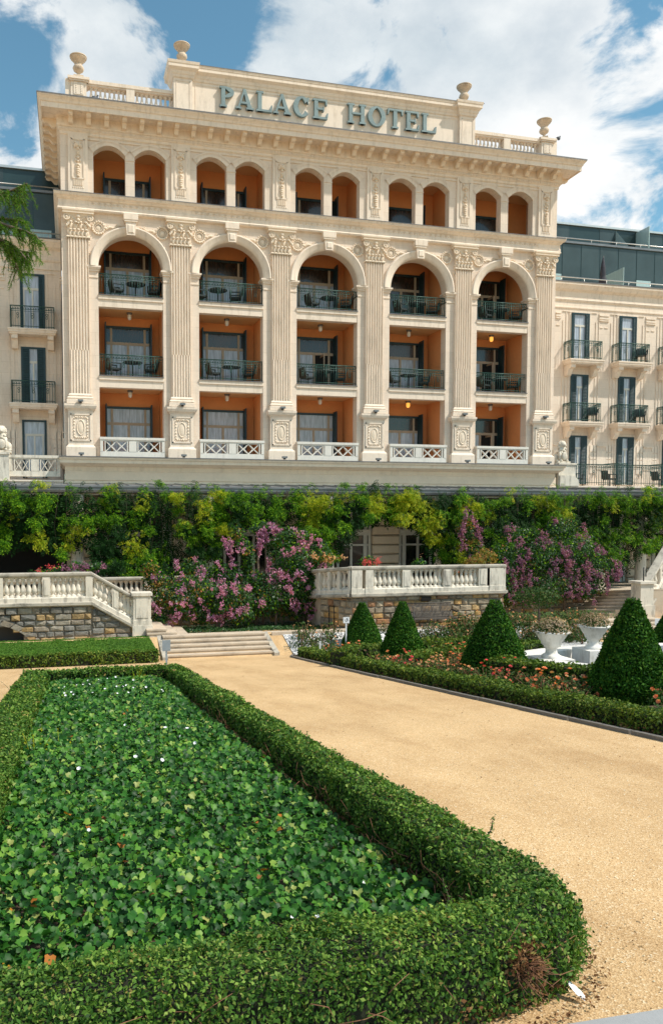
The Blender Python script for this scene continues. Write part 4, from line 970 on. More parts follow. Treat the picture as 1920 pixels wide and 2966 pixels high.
# ------------------------------------------------------------------ clipped hedges
LOW = LN(5, 2.2); LOW2 = LN(6, 6.0); LOW3 = LN(8, 15.0)
def ruled_hedge(name, pairs, h, label, cat='hedge', closed=False, mat='boxwood', group=None, kcov=2.2, smin=.0115, sk=.0028, h0=0.0, gfun=gz, dry=None, bulge=.03, sprigs=0, topvar=.02, side_h=None):
    """hedge between an outer and an inner edge line, following the ground"""
    O = np.array([p[0] for p in pairs], float); I = np.array([p[1] for p in pairs], float); n = len(pairs)
    Cm = (O.mean(0)+I.mean(0))/2; org = (float(Cm[0]), float(Cm[1]), float(gfun(Cm[1])))
    t = thing(name, label, cat, org, group)
    segs = [(i, (i+1) % n) for i in range(n if closed else n-1)]
    Ps, Ns, Ss, Ks = [], [], [], []; G_ = lambda y: gfun(y)
    core = MB(); ins = .055
    for i, j in segs:
        a, b, c, d = O[i], O[j], I[j], I[i]; w = lambda p, q: p+(q-p)/max(np.linalg.norm(q-p), 1e-6)*ins
        A, B, C_, D = w(a, d), w(b, c), w(c, b), w(d, a)
        core.add([(*A, G_(A[1])), (*B, G_(B[1])), (*C_, G_(C_[1])), (*D, G_(D[1])), (*A, G_(A[1])+h-ins), (*B, G_(B[1])+h-ins), (*C_, G_(C_[1])+h-ins), (*D, G_(D[1])+h-ins)], [(4,5,6,7),(0,1,5,4),(2,3,7,6)]+([(3,0,4,7)] if (not closed and i == 0) else [])+([(1,2,6,5)] if (not closed and j == n-1) else []))
        def emit(p00, p10, p01, p11, nrm, kind):
            L = (np.linalg.norm(p10-p00)+np.linalg.norm(p11-p01))/2; W = (np.linalg.norm(p01-p00)+np.linalg.norm(p11-p10))/2 if kind == 'top' else h
            for q in range(max(1, int(L/.8))):
                q0, q1 = q/max(1, int(L/.8)), (q+1)/max(1, int(L/.8)); cen = (p00+(p10-p00)*(q0+q1)/2)
                dist = max(1.5, math.hypot(cen[0], cen[1])); s = smin+sk*dist; area = L*(q1-q0)*W
                m_ = int(area*kcov/(.27*s*s)*.62)+1; u = RNG.uniform(q0, q1, m_)[:, None]; v = RNG.random(m_)[:, None]
                if kind == 'top': xy = (p00*(1-u)+p10*u)*(1-v)+(p01*(1-u)+p11*u)*v; z = G_(xy[:, 1])+h; edge = np.minimum(v, 1-v)[:, 0]*W; z = z-.05*np.exp(-edge/.04)
                else: xy = p00*(1-u)+p10*u; z = G_(xy[:, 1])+.01+v[:, 0]*(h-.02); xy = xy-nrm[None, :2]*(.05*np.exp(-(1-v)*h/.05)+.03*np.exp(-v*h/.08))
                P = np.concatenate([xy, z[:, None]], 1); nn = np.tile(nrm, (m_, 1)); P += nn*(bulge*LOW2(P)+topvar*LOW(P)+.9*bulge*LOW3(P)+RNG.normal(0, .014+.12*s, m_)-.01)[:, None]
                Ps.append(P); Ns.append(nn+RNG.normal(0, .65, (m_, 3))); Ss.append(np.full(m_, s)*RNG.uniform(.65, 1.4, m_)); Ks.append(np.full(m_, nrm[2]))
        emit(a, b, d, c, np.array([0, 0, 1.]), 'top')
        e = b-a; no = np.array([e[1], -e[0], 0]); no /= np.linalg.norm(no)
        if np.dot(no[:2], (a+b)/2-(c+d)/2) < 0: no = -no
        emit(a, b, a, b, no, 'side')
        e = c-d; ni = np.array([e[1], -e[0], 0]); ni /= np.linalg.norm(ni)
        if np.dot(ni[:2], (c+d)/2-(a+b)/2) < 0: ni = -ni
        emit(d, c, d, c, ni, 'side')
        if not closed:
            if i == 0: e = d-a; q = np.array([e[1], -e[0], 0]); q /= np.linalg.norm(q); q = q if np.dot(q[:2], a-b) > 0 else -q; emit(a, d, a, d, q, 'side')
            if j == n-1: e = c-b; q = np.array([e[1], -e[0], 0]); q /= np.linalg.norm(q); q = q if np.dot(q[:2], b-a) > 0 else -q; emit(b, c, b, c, q, 'side')
    P = np.concatenate(Ps); NN = np.concatenate(Ns); SS = np.concatenate(Ss); mi = None
    side = np.abs(np.concatenate(Ks)) < .5; gap = (LOW3(P*1.3)+.8*LOW2(P*1.7)+RNG.normal(0, .25, len(P)) > np.where(side, .95, 1.25)); P, NN, SS = P[~gap], NN[~gap], SS[~gap]; mats = [M[mat]]
    if dry is not None:
        mats.append(M['drytwigs']); mi = np.zeros(len(P), int)
        for (x, y, z, r) in dry: mi[np.linalg.norm(P-np.array([x, y, z]), axis=1) < r*(1+.3*RNG.normal(size=len(P)))] = 1
        low = (P[:, 2]-np.array([G_(v) for v in P[:, 1]])) < .07; mi[low & (RNG.random(len(P)) < .35)] = 1
    build('shade_core', core, M['boxwood_core'], t)  # solid core that blocks light; its dark colour paints shade between leaves
    scatter('foliage', LEAF, P, NN, SS, mats, t, midx=mi)
    return t
HB = [((-1.03, 2.50), (-.50, 2.94)), ((-.3, 2.50), (-.3, 2.96)), ((.5, 2.50), (.5, 2.97)), ((1.3, 2.54), (1.22, 2.98)), ((1.70, 2.60), (1.60, 3.0)), ((1.95, 2.70), (1.74, 3.03)), ((2.12, 2.86), (1.82, 3.1)), ((2.21, 3.09), (1.85, 3.22)), ((2.24, 3.4), (1.86, 3.45)), ((2.24, 5), (1.90, 5)), ((2.26, 10), (1.93, 10)), ((2.28, 16.6), (1.93, 16.05)), ((-.92, 16.6), (-.44, 16.1)), ((-1.0, 9), (-.5, 9))]
hb = ruled_hedge('boxwood_hedge', HB, .335, 'clipped boxwood hedge running right round the ivy bed in the foreground', closed=True, dry=[(1.70, 2.62, -.08, .085), (1.78, 2.63, -.15, .06), (1.45, 2.52, -.2, .06)])
# stray shoots growing out of the hedge
m = MB(); Pq, Nq, Sq = [], [], []
def shoot(x, y, z, dx, dy, L, r=.004, n=26, s=.018):
    pts = [(x+dx*L*t+.015*math.sin(t*5), y+dy*L*t, z+L*(t-.12*t*t)) for t in np.linspace(0, 1, 6)]; m.tube(pts, [r*(1-.7*i/5) for i in range(6)], 4)
    for i in range(n):
        t = .15+.85*i/n; k = min(4, int(t*5)); a, b = np.array(pts[k]), np.array(pts[k+1]); p = a+(b-a)*(t*5-k); q = RNG.normal(size=3)*.5; Pq.append(p+q*.010); Nq.append(q+np.array([0, 0, .5])); Sq.append(s*(1.2-.5*t))
shoot(2.03, 3.55, -.02, .55, .0, .17, n=34, s=.022); shoot(1.99, 3.5, -.02, .1, 0, .10, s=.02); shoot(1.55, 3.0, -.04, .0, 0, .17, n=24, s=.016); shoot(1.95, 4.0, -.06, .1, 0, .09, s=.016); shoot(2.1, 6.9, -.42, .5, 0, .10); shoot(1.95, 5.0, -.2, -.4, 0, .10); shoot(2.05, 3.25, .0, .5, .1, .08); shoot(-.9, 12.4, -1.0, -.6, 0, .2, n=10)
build('shoot_stem', m, M['bark'], hb); scatter('shoot_leaves', LEAF, np.array(Pq), np.array(Nq), np.array(Sq), M['boxwood'], hb)
m = MB()
for i in range(70):
    a = RNG.uniform(0, 2*PI); c0 = np.array([1.70, 2.65, -.10]); d = unit(np.array([RNG.normal(.1, .6), -.7, RNG.normal(.2, .6)])); p0 = c0+RNG.normal(0, .03, 3); p1 = p0+d*RNG.uniform(.05, .12)
    m.tube([tuple(p0), tuple((p0+p1)/2+RNG.normal(0, .006, 3)), tuple(p1)], [.002, .0016, .001], 3)
for i in range(60):
    x = RNG.uniform(-.9, 1.9); z = gz(2.5, RNG.uniform(.02, .26)); p = np.array([x, 2.50 if x < 1.3 else 2.62+.1*RNG.random(), z]); q = p+np.array([RNG.normal(0, .12), RNG.normal(-.015, .015), RNG.normal(.02, .05)])
    m.tube([tuple(p), tuple((p+q)/2+RNG.normal(0, .012, 3)), tuple(q)], [.0025, .002, .0012], 3)
for i in range(260):                                       # bare twigs low on the shaded inner face
    y = 3.2+9*RNG.random()**1.6; x = 1.86+.02*RNG.random()-.03; z = gz(y, RNG.uniform(.02, .17)); p = np.array([x, y, z]); q = p+np.array([RNG.normal(-.03, .03), RNG.normal(0, .09), RNG.normal(.03, .05)])
    m.tube([tuple(p), tuple((p+q)/2+RNG.normal(0, .012, 3)), tuple(q)], [.003, .0025, .0015], 3)
build('dead_twigs', m, M['brown_twig'], hb)

RH = [((6.62, 22.3), (7.2, 21.9)), ((6.40, 21.6), (6.88, 21.4)), ((6.34, 17), (6.80, 17)), ((6.38, 11), (6.80, 11)), ((6.45, 1.5), (6.86, 1.5))]
ruled_hedge('boxwood_hedge', RH, .245, 'long low hedge with a stone kerb between the gravel path and the rose bed', mat='boxwood_far', group=None, dry=[(6.4, 5, -.5, .1)])
m = MB()
for a, b in zip([(6.50,22.5),(6.18,21.7),(6.14,17),(6.2,11),(6.24,6.5)], [(6.18,21.7),(6.14,17),(6.2,11),(6.24,6.5),(6.28,1.5)]):
    L = math.hypot(b[0]-a[0], b[1]-a[1]); n = max(1, int(L/1.0))
    for i in range(n):
        p = (a[0]+(b[0]-a[0])*(i+.01)/n, a[1]+(b[1]-a[1])*(i+.01)/n); q = (a[0]+(b[0]-a[0])*(i+.985)/n, a[1]+(b[1]-a[1])*(i+.985)/n); j = RNG.normal(0, .006)
        m.prism_xy([(p[0]+j,p[1]),(p[0]+.07+j,p[1]),(q[0]+.07+j,q[1]),(q[0]+j,q[1])], lambda y: gz(y, -.05), lambda y: gz(y, .045))
tag(build('kerb', m, M['curb']), 'thin dark stone kerb edging the right side of the gravel path', 'kerb')

# ------------------------------------------------------------------ ivy carpet
def ivy():
    pts = []
    n = 33000; y = 3.0+(16.1-3.0)*RNG.random(n*2)**1.25; x = RNG.uniform(-.52, 1.86, n*2); k = RNG.random(n*2) < 1.0; x, y = x[k][:n+6000], y[k][:n+6000]
    bump_ = LN(9, 1.6); P = np.stack([x, y, np.zeros(len(x))], 1)
    h = .10+.05*bump_(P)+RNG.uniform(-.09, .09, len(x))-.05*np.exp(-np.minimum(x+.5, 1.80-x)/.1)
    h = np.maximum(h, .02); P[:, 2] = -S*y+h
    NN = np.stack([RNG.normal(.05, .60, len(x)), RNG.normal(-.35, .60, len(x)), np.ones(len(x))], 1)
    s = ((.030+.0030*y)*RNG.uniform(.5, 1.4, len(x))+.014)*.80; T = np.stack([RNG.normal(0, .8, len(x)), -np.abs(RNG.normal(.6, .7, len(x))), RNG.normal(-.3, .3, len(x))], 1)
    mi = (RNG.random(len(x)) < .0035).astype(int); mi[(P[:, 1] < 4.2) & (P[:, 0] < .1) & (RNG.random(len(x)) < .015)] = 1
    o = scatter('ivy', IVY, P, NN, s, [M['ivy'], M['ivy_yellow']], T=T, midx=mi); tag(o, None, None, None, 'stuff')
ivy()
m = MB(); Pq, Nq, Sq = [], [], []
for i in range(1500):                                       # dry leaves lying under the hedge edges
    e = RNG.integers(0, 3); y = RNG.uniform(3.1, 12)
    if e == 0: x = RNG.uniform(-.5, -.25); y = RNG.uniform(3.1, 9)
    elif e == 1: x = RNG.uniform(1.66, 1.9)
    else: a_ = RNG.uniform(-1.75, .3); x, y = (1.53+.76*math.cos(a_)+RNG.normal(0, .025), 3.24+.76*math.sin(a_)+RNG.normal(0, .025))
    Pq.append((x, y, gz(y, .025+.02*RNG.random()))); Nq.append((RNG.normal(0,.5), RNG.normal(0,.5), 1)); Sq.append(RNG.uniform(.010, .024))
tag(scatter('leaf_litter', LEAF, np.array(Pq), np.array(Nq), np.array(Sq), [M['drytwigs']]), None, None, None, 'stuff')
n = 420; y = RNG.uniform(2.5, 21, n); x = RNG.uniform(2.4, 6.1, n); k = (RNG.random(n) < .35) | (np.minimum(x-2.3, 6.15-x) < .5); x, y = x[k], y[k]; n = len(x)
tag(scatter('fallen_leaves', LEAF, np.stack([x, y, gz(y, .012)], 1), np.stack([RNG.normal(0, .3, n), RNG.normal(0, .3, n), np.ones(n)], 1), RNG.uniform(.012, .032, n), [M['drytwigs']]), None, None, None, 'stuff')
n = 4500; y = 2.4+8*RNG.random(n)**1.5; x = RNG.uniform(1.9, 6.2, n); k = (x > 2.3) | (y < 2.7); x, y = x[k], y[k]; n = len(x)
PEB = (np.array([(-.5,-.4,0),(.5,-.5,0),(.6,.4,0),(-.4,.5,0),(0,0,.55)], float), [(0,1,4),(1,2,4),(2,3,4),(3,0,4)])
tag(scatter('loose_gravel', PEB, np.stack([x, y, gz(y, .003)], 1), np.tile([0, 0, 1.], (n, 1)), RNG.uniform(.004, .010, n), [M['pebble']]), None, None, None, 'stuff')
# white bindweed blooms in the ivy
fl = MB(); vs = [(0, 0, -.02)]+[(.036*math.cos(a)*(1+.08*math.cos(5*a)), .036*math.sin(a)*(1+.08*math.cos(5*a)), .012) for a in np.linspace(0, 2*PI, 15, endpoint=False)]; fl.add(vs, [(0, 1+i, 1+(i+1) % 15) for i in range(15)])
fl0_ = None
BL = [(.62,9.3),(.78,8.1),(1.05,8.9),(1.12,8.25),(1.28,8.75),(1.22,7.8),(.58,7.3),(.8,7.05),(.06,6.95),(.95,3.3),(1.06,3.27),(.1,5.0)]+[(-.2+1.7*random.random(), 12.5+3.3*random.random()) for _ in range(26)]
for x, y in BL:
    lab = 'small white bindweed flower open among the ivy leaves'
    if fl0_ is None: fl0_ = build('bindweed_flower', fl, M['whitepetal'], org=(0, 0, 0)); tag(fl0_, lab, 'flower', 'white bindweed flowers in the ivy'); o = fl0_
    else: o = fl0_.copy(); COL.objects.link(o)
    o.location = (x, y, gz(y, .22)); o.rotation_euler = (RNG.normal(.35, .3), RNG.normal(0, .3), 0); s_ = RNG.uniform(.35, .6)*(.6 if y < 5.5 else 1); o.scale = (s_, s_, s_)
def weed(x, y, h, n, lab):
    t = thing('tall_weed', lab, 'weed', (x, y, gz(y))); m = MB(); P, NN, Z = [], [], []
    for i in range(n):
        a = RNG.uniform(0, 6.28); L = h*RNG.uniform(.5, 1); q = RNG.uniform(.02, .12); pts = [(x+.05*math.cos(a)+q*math.cos(a)*k*k/9, y+q*math.sin(a)*k*k/9, gz(y)+L*k/3) for k in range(4)]; m.tube(pts, [.004,.0035,.003,.002], 4)
        for k in range(10): t_ = RNG.random(); P.append((pts[0][0]+(pts[3][0]-pts[0][0])*t_, y+(pts[3][1]-y)*t_, gz(y)+L*t_)); NN.append(RNG.normal(size=3)); Z.append(.03)
    build('stem', m, M['wist_yellow'], t); scatter('leaves', LEAF, np.array(P), np.array(NN), np.array(Z), M['wist_yellow'], t)
weed(-.36, 8.3, .50, 5, 'thin yellow-green weed stalks standing in the ivy by the left hedge'); weed(-.12, 8.4, .42, 4, 'shorter grassy weed tuft in the ivy, right of the tall yellow stalks'); weed(1.25, 15.3, .5, 9, 'leafy yellow-green seedling at the far edge of the ivy bed')

# feather lying on the gravel
m = MB()
pts = [(0,0,.01),(.03,.04,.016),(.05,.09,.03),(.045,.14,.05)]; m.tube(pts, [.002,.002,.0015,.001], 4)
m.add([(0,.0,.01),(.035,.015,.02),(.052,.05,.026),(.05,.10,.04),(.03,.145,.055),(.0,.12,.045),(-.012,.06,.026)], [(0,1,2,3,4,5,6)])
o = tag(build('feather', m, M['whitepetal']), 'white feather lying on the gravel at the near corner of the hedge', 'feather'); o.location = (1.97, 2.63, gz(2.63, .01)); o.rotation_euler = (.2, 0, .5); o.scale = (.55, .6, .6)
o2 = o.copy(); COL.objects.link(o2); o2['label'] = 'small white feather caught in the dark gap between ivy and hedge'; o2.location = (1.46, 3.72, gz(3.72, .14)); o2.scale = (.26, .26, .26); o2.rotation_euler = (.7, 0, .2)

# ------------------------------------------------------------------ clipped lawn block on the left
def lawn():
    def top(y): return gz(y, .335+(.66-.335)*np.clip((y-21.95)/(24.3-21.95), 0, 1))
    x0, x1, y0, y1 = -14, 2.36, 21.9, 24.3
    m = MB(); m.add([(x0,y0+.04,gz(y0)),(x1-.04,y0+.04,gz(y0)),(x1-.04,y1,gz(y1)),(x0,y1,gz(y1)),(x0,y0+.04,top(y0)-.04),(x1-.04,y0+.04,top(y0)-.04),(x1-.04,y1,top(y1)-.04),(x0,y1,top(y1)-.04)], [(4,5,6,7),(0,1,5,4),(1,2,6,5)])
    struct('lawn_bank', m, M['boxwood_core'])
    n = 42000; x = RNG.uniform(-6, x1, n); y = RNG.uniform(y0, y1, n); P = np.stack([x, y, top(y)+.012*LOW2(np.stack([x, y, x*0], 1)*1.5)], 1); NN = np.stack([RNG.normal(0,.5,n), RNG.normal(-.2,.5,n), np.ones(n)], 1)
    o = scatter('lawn', LEAF, P, NN, RNG.uniform(.05, .085, n), M['lawn']); tag(o, None, None, None, 'stuff')
lawn()
ruled_hedge('boxwood_hedge', [((-14, 21.82), (-14, 22.15)), ((2.3, 21.86), (2.05, 22.15)), ((2.42, 22.0), (2.2, 22.3)), ((2.40, 24.2), (2.1, 24.2))], .345, 'low dark hedge along the front of the raised lawn left of the steps', mat='boxwood_far')

# ------------------------------------------------------------------ clipped yew cones
def yew(x, y, r, H, lab, nl=15000):
    z0 = gz(y); t = thing('yew_cone', lab, 'topiary tree', (x, y, z0), 'clipped yew cones')
    def rad(v): return r*np.where(v < .12, .90+.10*np.sin(v/.12*PI/2), np.clip(1-(v-.12)/.88, 0, 1)**.93*(1+.10*np.sin(np.clip(v, 0, 1)*PI)))
    v = RNG.random(nl); v = 1-np.sqrt(1-v*.995); a = RNG.uniform(0, 2*PI, nl); P0 = np.stack([np.cos(a), np.sin(a), v*2], 1); wob = 1+.045*LN(int(x*10), 2.4)(P0*np.array([1, 1, 1.4]))+.05*LN(int(x*7), 6)(P0)
    R = (rad(v)*wob+.012)*(1+RNG.normal(0, .03, nl)); P = np.stack([x+R*np.cos(a), y+R*np.sin(a), z0+.03+v*H], 1); P += RNG.normal(0, .008, P.shape)
    NN = np.stack([np.cos(a), np.sin(a), np.full(nl, .45)], 1)
    T = NN*.6+RNG.normal(0, .38, (nl, 3))+np.array([0, 0, .35]); Nr = RNG.normal(0, 1, (nl, 3))+NN*.6
    scatter('foliage', LEAF, P, Nr, RNG.uniform(.03, .075, nl)*(.85+.012*y), M['yew'], t, T=T)
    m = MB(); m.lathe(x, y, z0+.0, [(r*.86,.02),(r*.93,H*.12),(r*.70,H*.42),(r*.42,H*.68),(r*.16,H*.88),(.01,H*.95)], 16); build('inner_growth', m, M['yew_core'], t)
    m = MB(); m.tube([(x,y,z0-.02),(x,y,z0+H*.8)], [.05,.02], 8); build('trunk', m, M['bark'], t)
yew(8.80, 22.75, .58, 1.62, 'dark clipped yew cone, smallest and leftmost, in front of the terrace wall corner'); yew(8.12, 18.2, .52, 1.63, 'slim clipped yew cone in front of the slatted bench'); yew(8.38, 14.25, .61, 1.64, 'broad clipped yew cone in the rose bed left of the white planters')
yew(8.12, 9.95, .54, 1.63, 'largest clipped yew cone, nearest the camera at the right edge of the rose bed', 22000); yew(15.75, 17.6, .60, 1.5, 'clipped yew cone half cut off by the right edge, behind the nearest cone')

# ------------------------------------------------------------------ round pool, rings of hedge, planters
PC = (13.0, 13.1); PZ = gz(13.1)
def tilt(p): return (p[0], p[1], p[2]-S*(p[1]-PC[1]))
pool = thing('fountain_pool', 'round white-rimmed pool with dark water behind the rose bed', 'pool', (PC[0], PC[1], PZ))
m = MB(); m.lathe(PC[0], PC[1], PZ, [(4.15,0),(4.15,.24),(4.2,.26),(4.2,.31),(3.55,.31),(3.5,.29),(3.5,-.1)], 72, smooth=False, cap=False); m.xform(tilt); build('rim', m, M['white_marble'], pool)
m = MB(); m.lathe(PC[0], PC[1], PZ, [(3.52,.02),(.01,.02)], 48, cap=False); m.xform(tilt); tag(build('water', m, M['water']), None, None, None, 'structure')
def ringhedge(R0, R1, a0, a1, n, label, h=.33):
    pr = []
    for i in range(n+1):
        a = a0+(a1-a0)*i/n; pr.append(((PC[0]+R1*math.cos(a), PC[1]+R1*math.sin(a)), (PC[0]+R0*math.cos(a), PC[1]+R0*math.sin(a))))
    ruled_hedge('boxwood_hedge', pr, h, label, mat='boxwood_far', kcov=1.9, smin=.03)
ringhedge(4.65, 5.15, PI*.55, PI*1.45, 14, 'curved low hedge closest round the white pool rim', .42); ringhedge(6.05, 6.55, PI*.52, PI*.84, 8, 'second curved hedge behind the pool, between two others'); ringhedge(8.0, 8.5, PI*.5, PI*.80, 8, 'outermost curved hedge behind the pool, nearest the white pebbles', .4)
ruled_hedge('boxwood_hedge', [((7.6, 21.0), (7.6, 20.6)), ((10.6, 20.4), (10.6, 20.0))], .34, 'short straight hedge behind the two left yew cones', mat='boxwood_far', kcov=1.9, smin=.03)
def planter(x, y, lab, lab2, k):
    z0 = gz(y); t = thing('white_planter', lab, 'planter', (x, y, z0), 'white marble planters by the pool'); zt = .22
    m = MB(); m.box(x-.33, x+.33, y-.33, y+.33, z0+.0, z0+zt+.12); build('plinth', m, M['white_marble'], t)
    z1 = z0+zt+.12; m = MB(); flt = lambda a, i: 1+(.02*math.cos(16*a) if 4 <= i <= 6 else 0)+(.03*math.cos(16*a) if i >= 11 else 0)
    m.lathe(x, y, z1, [(.26,0),(.27,.05),(.22,.09),(.17,.12),(.15,.17),(.165,.28),(.20,.30),(.22,.34),(.27,.38),(.29,.46),(.33,.49),(.42,.66),(.50,.70),(.51,.74),(.42,.745),(.38,.70)], 32, mod=flt); m.v = [(x+(p[0]-x)*.72, y+(p[1]-y)*.72, z1+(p[2]-z1)*.74) for p in m.v]; build('bowl', m, M['white_marble'], t)
    b = thing('potted_rose', lab2, 'plant', (x, y, z1+.53), 'roses in the white planters'); n = 900
    d = unit(RNG.normal(size=(n, 3))); d[:, 2] = np.abs(d[:, 2])*.75; R = RNG.random(n)[:, None]**.4; P = np.array([x, y, z1+.52])+d*R*np.array([.37, .37, .38]); scatter('foliage', LEAF, P, d+RNG.normal(0, .6, (n, 3)), RNG.uniform(.03, .06, n), M['rose_leaf'], b)
    n = 420; d = unit(RNG.normal(size=(n, 3))); d[:, 2] = np.abs(d[:, 2])*.8; P = np.array([x, y, z1+.53])+d*RNG.uniform(.75, 1.02, (n, 1))*np.array([.39, .39, .38]); scatter('blossom', ROSE, P, d, RNG.uniform(.022, .04, n), M['drypetal'], b)
    m = MB()
    for i in range(18): q = unit(RNG.normal(size=3)); m.tube([(x,y,z1+.48),(x+q[0]*.14,y+q[1]*.14,z1+.66),(x+q[0]*.33,y+q[1]*.33,z1+.66+abs(q[2])*.18)], [.008,.006,.003], 4)
    build('stem', m, M['brown_twig'], b)
planter(9.55, 14.05, 'white marble planter bowl on a square plinth, the nearer and left one', 'faded blush roses growing in the nearer white planter', 1); planter(11.85, 15.8, 'white marble planter bowl on a square plinth, the farther and right one', 'faded blush roses growing in the farther white planter', 2)

# ------------------------------------------------------------------ roses
def rose_proto(kind, seed):
    r = np.random.default_rng(seed); t = thing('rose_bush', 'x', 'rose bush', (0, 0, 0)); n = 240
    d = unit(r.normal(size=(n, 3))); d[:, 2] = np.abs(d[:, 2]); P = d*r.random((n, 1))**.5*np.array([.30, .30, .36])+np.array([0, 0, .06]); scatter('foliage', LEAF, P, d+r.normal(0, .6, (n, 3)), r.uniform(.035, .075, n), M['rose_leaf'], t)
    nb = {'coral': 9, 'peach': 8, 'sparse': 1, 'red': 6, 'tall': 3}[kind]; d = unit(r.normal(size=(nb, 3))); d[:, 2] = np.abs(d[:, 2])*1.2+.2; P = d*r.uniform(.8, 1.1, (nb, 1))*np.array([.28, .28, .35])+np.array([0, 0, .07])
    scatter('blossom', ROSE, P, d, r.uniform(.05, .082, nb)*(.5 if kind == 'tall' else 1), M[{'coral': 'coral', 'peach': 'peach', 'sparse': 'peach', 'red': 'red', 'tall': 'peach'}[kind]], t)
    m = MB()
    for i in range(7): q = r.normal(size=3)*.16; m.tube([(0,0,0),(q[0]*.5,q[1]*.5,.15),(q[0],q[1],.34)], [.008,.006,.004], 4)
    build('stem', m, M['brown_twig'], t)
    return t
protos = {k: rose_proto(k, 20+i) for i, k in enumerate(('coral', 'peach', 'sparse', 'red', 'tall'))}
used = set()
def place_rose(kind, x, y, s, lab, grp, sz=1.0):
    p = protos[kind]; z = gz(y)
    if y > 22.62: z = np.interp(y, [22.62, 24.05], [gz(22.62), gz(24.05, .64)])
    sc_ = (s, s, s*sz); rz = RNG.uniform(0, 6.28)
    if kind not in used: used.add(kind); p.location = (x, y, z); p.rotation_euler = (0, 0, rz); p.scale = sc_; p['label'] = lab; p['group'] = grp
    else: copy_thing(p, (x, y, z), rz, lab, grp, sc_)
gl = 'roses of the front bed behind the long hedge'
for i in range(105):
    y = RNG.uniform(7.2, 21.6); x = 7.15+RNG.random()*(1.0+.045*(22-y)) if y > 15 else RNG.uniform(7.15, 8.35 if y > 9 else 9.0)
    if any(math.hypot(x-a, y-b) < c for a, b, c in ((8.80,22.75,.7),(8.12,18.2,.62),(8.38,14.25,.72),(8.09,9.95,.68))): continue
    k = ['coral', 'peach', 'sparse', 'coral', 'peach', 'red', 'coral', 'sparse'][int(RNG.integers(0, 8))]
    place_rose(k, x, y, RNG.uniform(.75, 1.1), {'coral': 'low rose bush dotted with coral blooms in the bed behind the long kerbed hedge', 'peach': 'low rose bush with pale peach blooms in the bed behind the long kerbed hedge', 'sparse': 'low leafy rose bush with hardly any bloom in the bed behind the long kerbed hedge', 'red': 'low rose bush with bright red blooms in the bed behind the long kerbed hedge'}[k], gl, .8)
gl = 'roses round the pool hedges'
for i in range(26):
    x, y = RNG.uniform(9.1, 11), RNG.uniform(16.3, 20.3)
    if 4.5 < math.hypot(x-PC[0], y-PC[1]) < 5.3 or math.hypot(x-PC[0], y-PC[1]) < 4.3: continue
    place_rose('coral', x, y, .85, 'small coral rose bush left of the curved pool hedges', gl, .8)
gl = 'taller roses on the white pebbles'
for i in range(34):
    x = RNG.uniform(6.9, 16.5); y = RNG.uniform(22.0, 23.8); place_rose('tall', x, y, RNG.uniform(.65, .95), 'tall straggly rose bush with a few pale blooms on the white pebble bank', gl, 1.25)
for i, (x, y) in enumerate(((6.9,22.9),(7.3,23.1),(7.7,22.8),(8.0,23.4),(7.1,23.5),(12.6,22.3),(13.3,22.0),(13.9,22.4),(15.8,21.6),(16.3,21.0))): place_rose('tall', x, y, 1.35, 'tall straggly rose bush with a few pale blooms on the white pebble bank', gl, 1.1)
for i in range(34):
    x, y = RNG.uniform(11.2, 17.5), RNG.uniform(22.2, 23.9); place_rose('tall', x, y, RNG.uniform(1.2, 1.7), 'tall straggly rose bush with a few pale blooms on the white pebble bank', gl, 1.1)
def standard_tree(x, y, lab):
    z0 = gz(y); t = thing('standard_rose_tree', lab, 'small tree', (x, y, z0)); m = MB(); m.tube([(x,y,z0),(x+.02,y,z0+.8),(x-.01,y,z0+1.6)], [.035,.03,.025], 7); build('trunk', m, M['bark'], t); n = 1500
    d = unit(RNG.normal(size=(n, 3))); P = np.array([x-.05, y, z0+1.55])+d*RNG.random((n, 1))**.4*np.array([.75, .6, .34]); scatter('crown', LEAF, P, d+RNG.normal(0, .6, (n, 3)), RNG.uniform(.05, .09, n), M['rose_leaf'], t)
standard_tree(13.1, 19.9, 'small bare-stemmed rose tree with a flat leafy crown at the right end of the terrace')

# ------------------------------------------------------------------ stone stairs
def stairs(x0, x1, w0, n, rise, tread, h0, lab, cheeks=True):
    t = thing('stone_steps', lab, 'steps', ((x0+x1)/2, w0, gz(w0)))
    for i in range(n):
        m = MB(); y = w0+tread*i; za = gz(w0, h0)-.05; zb = gz(w0, h0)+rise*(i+1)*.985-S*tread*i*.9; ye = y+tread+.03 if i < n-1 else w0+tread*n+.2; m.box(x0, x1, y+.03, ye, za, zb-.045); m.box(x0-.01, x1+.01, y, ye, zb-.045, zb); build('step', m, M['step'], t)
    if cheeks:
        for x in (x0-.16, x1+.0):
            m = MB(); yb = w0+tread*n+.1; m.add([(x,w0-.12,gz(w0,h0)-.05),(x+.16,w0-.12,gz(w0,h0)-.05),(x+.16,yb,gz(yb,h0)-.1),(x,yb,gz(yb,h0)-.1),(x,w0-.12,gz(w0,h0)+.10),(x+.16,w0-.12,gz(w0,h0)+.10),(x+.16,yb,gz(w0,h0)+rise*n-.13),(x,yb,gz(w0,h0)+rise*n-.13)], [(4,5,6,7),(0,1,5,4),(1,2,6,5),(3,0,4,7)]); build('cheek_wall', m, M['balus_dark'], t)
    return t
stairs(2.76, 5.95, 22.7, 5, .13, .27, 0, 'wide flight of five pale steps from the gravel path up to the terrace foot')
stairs(17.2, 20.6, 22.7, 5, .13, .27, 0, 'wide pale steps at the far right behind the nearest yew cone')

